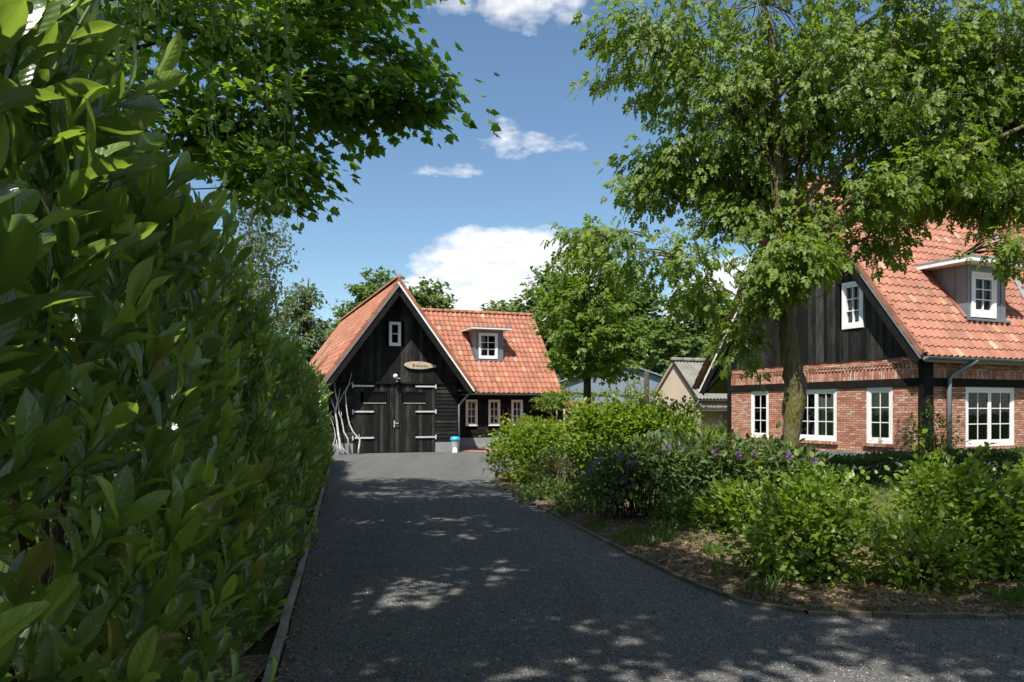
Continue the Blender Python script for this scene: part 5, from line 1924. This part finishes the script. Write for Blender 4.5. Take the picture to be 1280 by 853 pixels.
rhodo((1.78, 11.7, 0), [(0, 0, .76, .58, .5, .36), (-.35, -.25, .62, .36, .4, .26), (.48, .1, .80, .42, .5, .32)], 1900,
      'rhododendron with purple flower heads beside the drive edge', [(-.52, -.55, .93), (-.20, -.50, .98), (-.62, -.5, .80), (.02, -.52, .90), (-.16, -.55, .66), (.50, -.38, 1.12), (-.06, -.48, .84)])
rhodo((3.0, 12.8, 0), [(0, 0, .72, .85, .7, .46), (.75, .1, .68, .7, .6, .42)], 3000,
      'darker rhododendron with bluish flower heads below the beige house', [(.25, -.55, 1.0), (.62, -.5, .96), (-.3, -.5, 1.05), (.9, -.5, .98)])
rhodo((4.55, 13.2, 0), [(0, 0, .62, .75, .6, .42)], 2000, 'rhododendron at the foot of the mossy tree trunk', [(.05, -.45, .92), (.45, -.5, .85)])
shrub('fern_clump', 'pale ferny perennial with long arching leaves between bed and near shrub', 'plant', (3.05, 10.2, 0),
      [(0, 0, .30, .42, .40, .30)], 1100, T_NARROW, M['beech'], .15, 'low plants of the bed', clump=.08, up=.4)
shrub('cranesbill', 'low feathery green plant under the rhododendrons, beside the bare soil', 'plant', (2.55, 11.0, 0),
      [(0, 0, .16, .55, .45, .22)], 1500, T_NARROW, M['grass'], .09, 'low plants of the bed', clump=.08)
shrub('cranesbill', 'low feathery green plant at the drive edge before the bronze bush', 'plant', (.62, 14.3, 0),
      [(0, 0, .12, .50, .5, .20)], 1500, T_NARROW, M['grass'], .08, 'low plants of the bed', clump=.07)
shrub('cranesbill', 'low feathery green plant left of the flowering rhododendron, close to the drive', 'plant', (1.15, 12.7, 0),
      [(0, 0, .14, .42, .45, .22)], 1300, T_NARROW, M['grass'], .08, 'low plants of the bed', clump=.07)
# low hedge along the house, dark
hd = empty('box_hedge', (8.3, 17.6, 0), R(24.5), 'low dark clipped hedge along the foot of the brick house', 'hedge')
n = 15000
P = np.stack([rng.uniform(-2.2, 6.2, n), rng.uniform(-.45, .45, n), rng.uniform(.05, .64, n)], 1)
side = rng.random(n)
P[:, 2] = np.where(side < .5, .58 + rng.normal(0, .05, n) + .04 * np.sin(P[:, 0] * 2.3), P[:, 2])
P[:, 1] = np.where((side > .5) & (side < .9), -.45 + rng.normal(0, .05, n), P[:, 1])
leaves('foliage', P, rand_dirs(n, .3), rand_dirs(n, .8) + np.array([0, -.3, 0]), .065 * rng.uniform(.7, 1.3, n), T_OVATE, np.clip(rng.normal(.45, .2, n), 0, 1), M['box'], hd)
mb = MB()
for k in range(34):
    x = -2.1 + k * .25
    mb.tube([(x, 0, -.05), (x + rng.normal() * .05, rng.normal() * .1, .3), (x + rng.normal() * .1, rng.normal() * .2, .5)], [.014, .01, .006], 5)
mb.build('stem', M['twig'], hd)
shrub('spirea_shrub', 'wide pale green ground shrub left of the brick house corner', 'shrub', (5.4, 20.2, 0),
      [(0, 0, .35, 1.2, .8, .42), (1.1, .8, .4, .9, .8, .4), (-.7, -.5, .3, .9, .7, .38)], 5600, T_OVATE, M['bright'], .075, 'shrubs of the garden bed', clump=.1)
shrub('spirea_shrub', 'flat pale green shrub right in front of the garden house wall', 'shrub', (6.9, 27.5, 0),
      [(0, 0, .45, 1.3, .8, .5), (1.2, .4, .45, 1.0, .8, .5)], 3400, T_OVATE, M['bright'], .10, 'shrubs of the garden bed', clump=.12)

# near beech-like shrubs at the right, each on its own
NEAR = [((2.95, 7.6, 0), [(0, 0, .50, .62, .60, .46), (-.25, -.1, .36, .45, .5, .36), (.2, .15, .78, .36, .36, .30)], 2700, 'near leafy beech shrub right at the corner of the drive', 4),
        ((3.85, 7.25, 0), [(0, 0, .30, .46, .45, .28)], 800, 'lower thin beech shrub between the two big near ones', 2),
        ((4.65, 7.75, 0), [(0, 0, .52, .60, .60, .50), (-.2, .1, .86, .36, .36, .30), (.3, -.15, .45, .48, .5, .42)], 2900, 'tall beech shrub with upright sprigs under the house corner post', 10),
        ((5.75, 7.9, 0), [(0, 0, .54, .66, .7, .50), (.2, .2, .80, .46, .46, .32)], 2800, 'near beech shrub at the far right under the white front window', 7),
        ((5.7, 9.9, 0), [(0, 0, .46, .7, .6, .40)], 1500, 'beech shrub standing back from the drive before the box hedge', 4),
        ((7.2, 9.3, 0), [(0, 0, .55, .9, .7, .46)], 1900, 'beech shrub furthest right behind the near row', 3)]
for loc, bl, n, lab, sp in NEAR:
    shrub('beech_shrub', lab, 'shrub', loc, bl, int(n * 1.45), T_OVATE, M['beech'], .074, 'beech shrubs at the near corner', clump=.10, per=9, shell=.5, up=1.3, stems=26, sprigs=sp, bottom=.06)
# rose climbing at the house corner
shrub('climbing_rose', 'thin climbing rose at the black corner post of the house', 'plant', (10.75, 19.35, 0),
      [(0, 0, .55, .5, .3, .5), (-.5, -.1, .9, .45, .3, .35), (.1, 0, 1.15, .35, .25, .45)], 700, T_OVATE, M['beech'], .085, clump=.12, per=5, stems=22, sprigs=6)


# ================================================================== ground cover
def scatter_bed(n, x0, x1, y0, y1, fn):
    pts = []
    while len(pts) < n:
        x, y = rng.uniform(x0, x1), rng.uniform(y0, y1)
        if bed_inside(x, y) and fn(x, y):
            pts.append((x, y, bed_z(x, y)))
    return np.array(pts)


def patch(x, y):
    return math.sin(x * 2.3 + 1.1) * math.sin(y * 1.7 + .4) + .6 * math.sin(x * 5.1 - y * 3.3) > .45


P = scatter_bed(9000, -.3, 5.5, 6.4, 15, lambda x, y: patch(x, y))
n = len(P)
D = rng.normal(size=(n, 3)) * .45; D[:, 2] += 1
tag(leaves('grass_tufts', P, D, rng.normal(size=(n, 3)), rng.uniform(.05, .14, n), poly_leaf(.06, .1, .3), rng.random(n), M['grass']), kind='stuff')
P = scatter_bed(9000, 3.2, 9, 8.6, 17, lambda x, y: True); n = len(P)
D = rng.normal(size=(n, 3)) * .45; D[:, 2] += 1
tag(leaves('lawn_grass', P, D, rng.normal(size=(n, 3)), rng.uniform(.05, .12, n), poly_leaf(.06, .1, .3), np.clip(rng.normal(.7, .2, n), 0, 1), M['grass']), kind='stuff')
P = scatter_bed(5200, 2.0, 9, 6.6, 18, lambda x, y: True); n = len(P)
P[:, 2] += rng.uniform(.0, .10, n)
tag(leaves('ground_cover', P, rand_dirs(n, .2), rand_dirs(n, 1.2), rng.uniform(.035, .075, n), T_OVATE, rng.random(n), M['beech']), kind='stuff')
# dry leaves and bits on soil and drive
P = scatter_bed(9000, -.3, 6, 6.3, 15, lambda x, y: rng.random() < max(.12, 1.3 - (y - 6.3) * .16)); n = len(P)
P[:, 2] += .012
D = rng.normal(size=(n, 3)); D[:, 2] *= .25
tag(leaves('leaf_litter', P, D, rand_dirs(n, 1.5), rng.uniform(.018, .055, n), poly_leaf(.38, .3, .3), np.clip(rng.normal(.5, .28, n), 0, 1), M['litter']), kind='stuff')
P = []
while len(P) < 5200:
    y = 3.4 + 16 * rng.random() ** 2.1
    x = rng.uniform(edge_x(y) + .02, 6.0)
    if not bed_inside(x, y) and x < 2.2 - .215 * (y - 6.6) + (6 if y < 6.4 else 0) and (rng.random() < .45 or abs(x - edge_x(y)) < .35 or y < 7):
        P.append((x, y, .012))
P = np.array(P); n = len(P)
D = rng.normal(size=(n, 3)); D[:, 2] *= .2
tag(leaves('fallen_petals', P, D, rand_dirs(n, 2.0), rng.uniform(.008, .022, n) * (1 + 1.2 * (rng.random(n) < .07)), poly_leaf(.35, .2, .2), np.clip(rng.normal(.6, .3, n), 0, 1), M['litter']), kind='stuff')
P = []
for _ in range(1500):
    y = .8 + 16 * rng.random() ** 1.8
    P.append((edge_x(y) + rng.normal() * .06 + .01, y, .03 if rng.random() < .3 else .012))
P = np.array(P); n = len(P)
D = rng.normal(size=(n, 3)); D[:, 2] *= .3
tag(leaves('kerb_litter', P, D, rand_dirs(n, 1.5), rng.uniform(.012, .045, n), poly_leaf(.38, .3, .3), np.clip(rng.normal(.45, .25, n), 0, 1), M['litter']), kind='stuff')
# loose stones of the gravel
oct_ = (np.array([(.5, 0, 0), (0, .45, 0), (-.5, 0, 0), (0, -.42, 0), (.05, .03, .33), (0, 0, -.3)]), [(0, 1, 4), (1, 2, 4), (2, 3, 4), (3, 0, 4), (1, 0, 5), (2, 1, 5), (3, 2, 5), (0, 3, 5)], np.zeros((6, 2)))
P = []
while len(P) < 42000:
    y = 3.3 + 12 * rng.random() ** 2.2
    x = rng.uniform(edge_x(y) + .02, 5.5)
    if not bed_inside(x, y) and x < 2.2 - .215 * (y - 6.6) + (6 if y < 6.4 else 0):
        P.append((x, y, .006))
P = np.array(P); n = len(P)


def mat_stone():
    k = NT('loose_stone')
    return k.done(k.bsdf(k.ramp(k.attr(), [(0, (.05, .051, .053)), (.5, (.14, .14, .138)), (.85, (.25, .245, .23)), (.97, (.38, .36, .33)), (1, (.50, .48, .42))]), .9, spec=.25))


D = rng.normal(size=(n, 3)); D[:, 2] *= .3
tag(leaves('gravel', P, D, rand_dirs(n, 1.5), rng.uniform(.008, .021, n) * (.9 + .03 * P[:, 1]), oct_, rng.random(n), mat_stone(), smooth=False), kind='stuff')
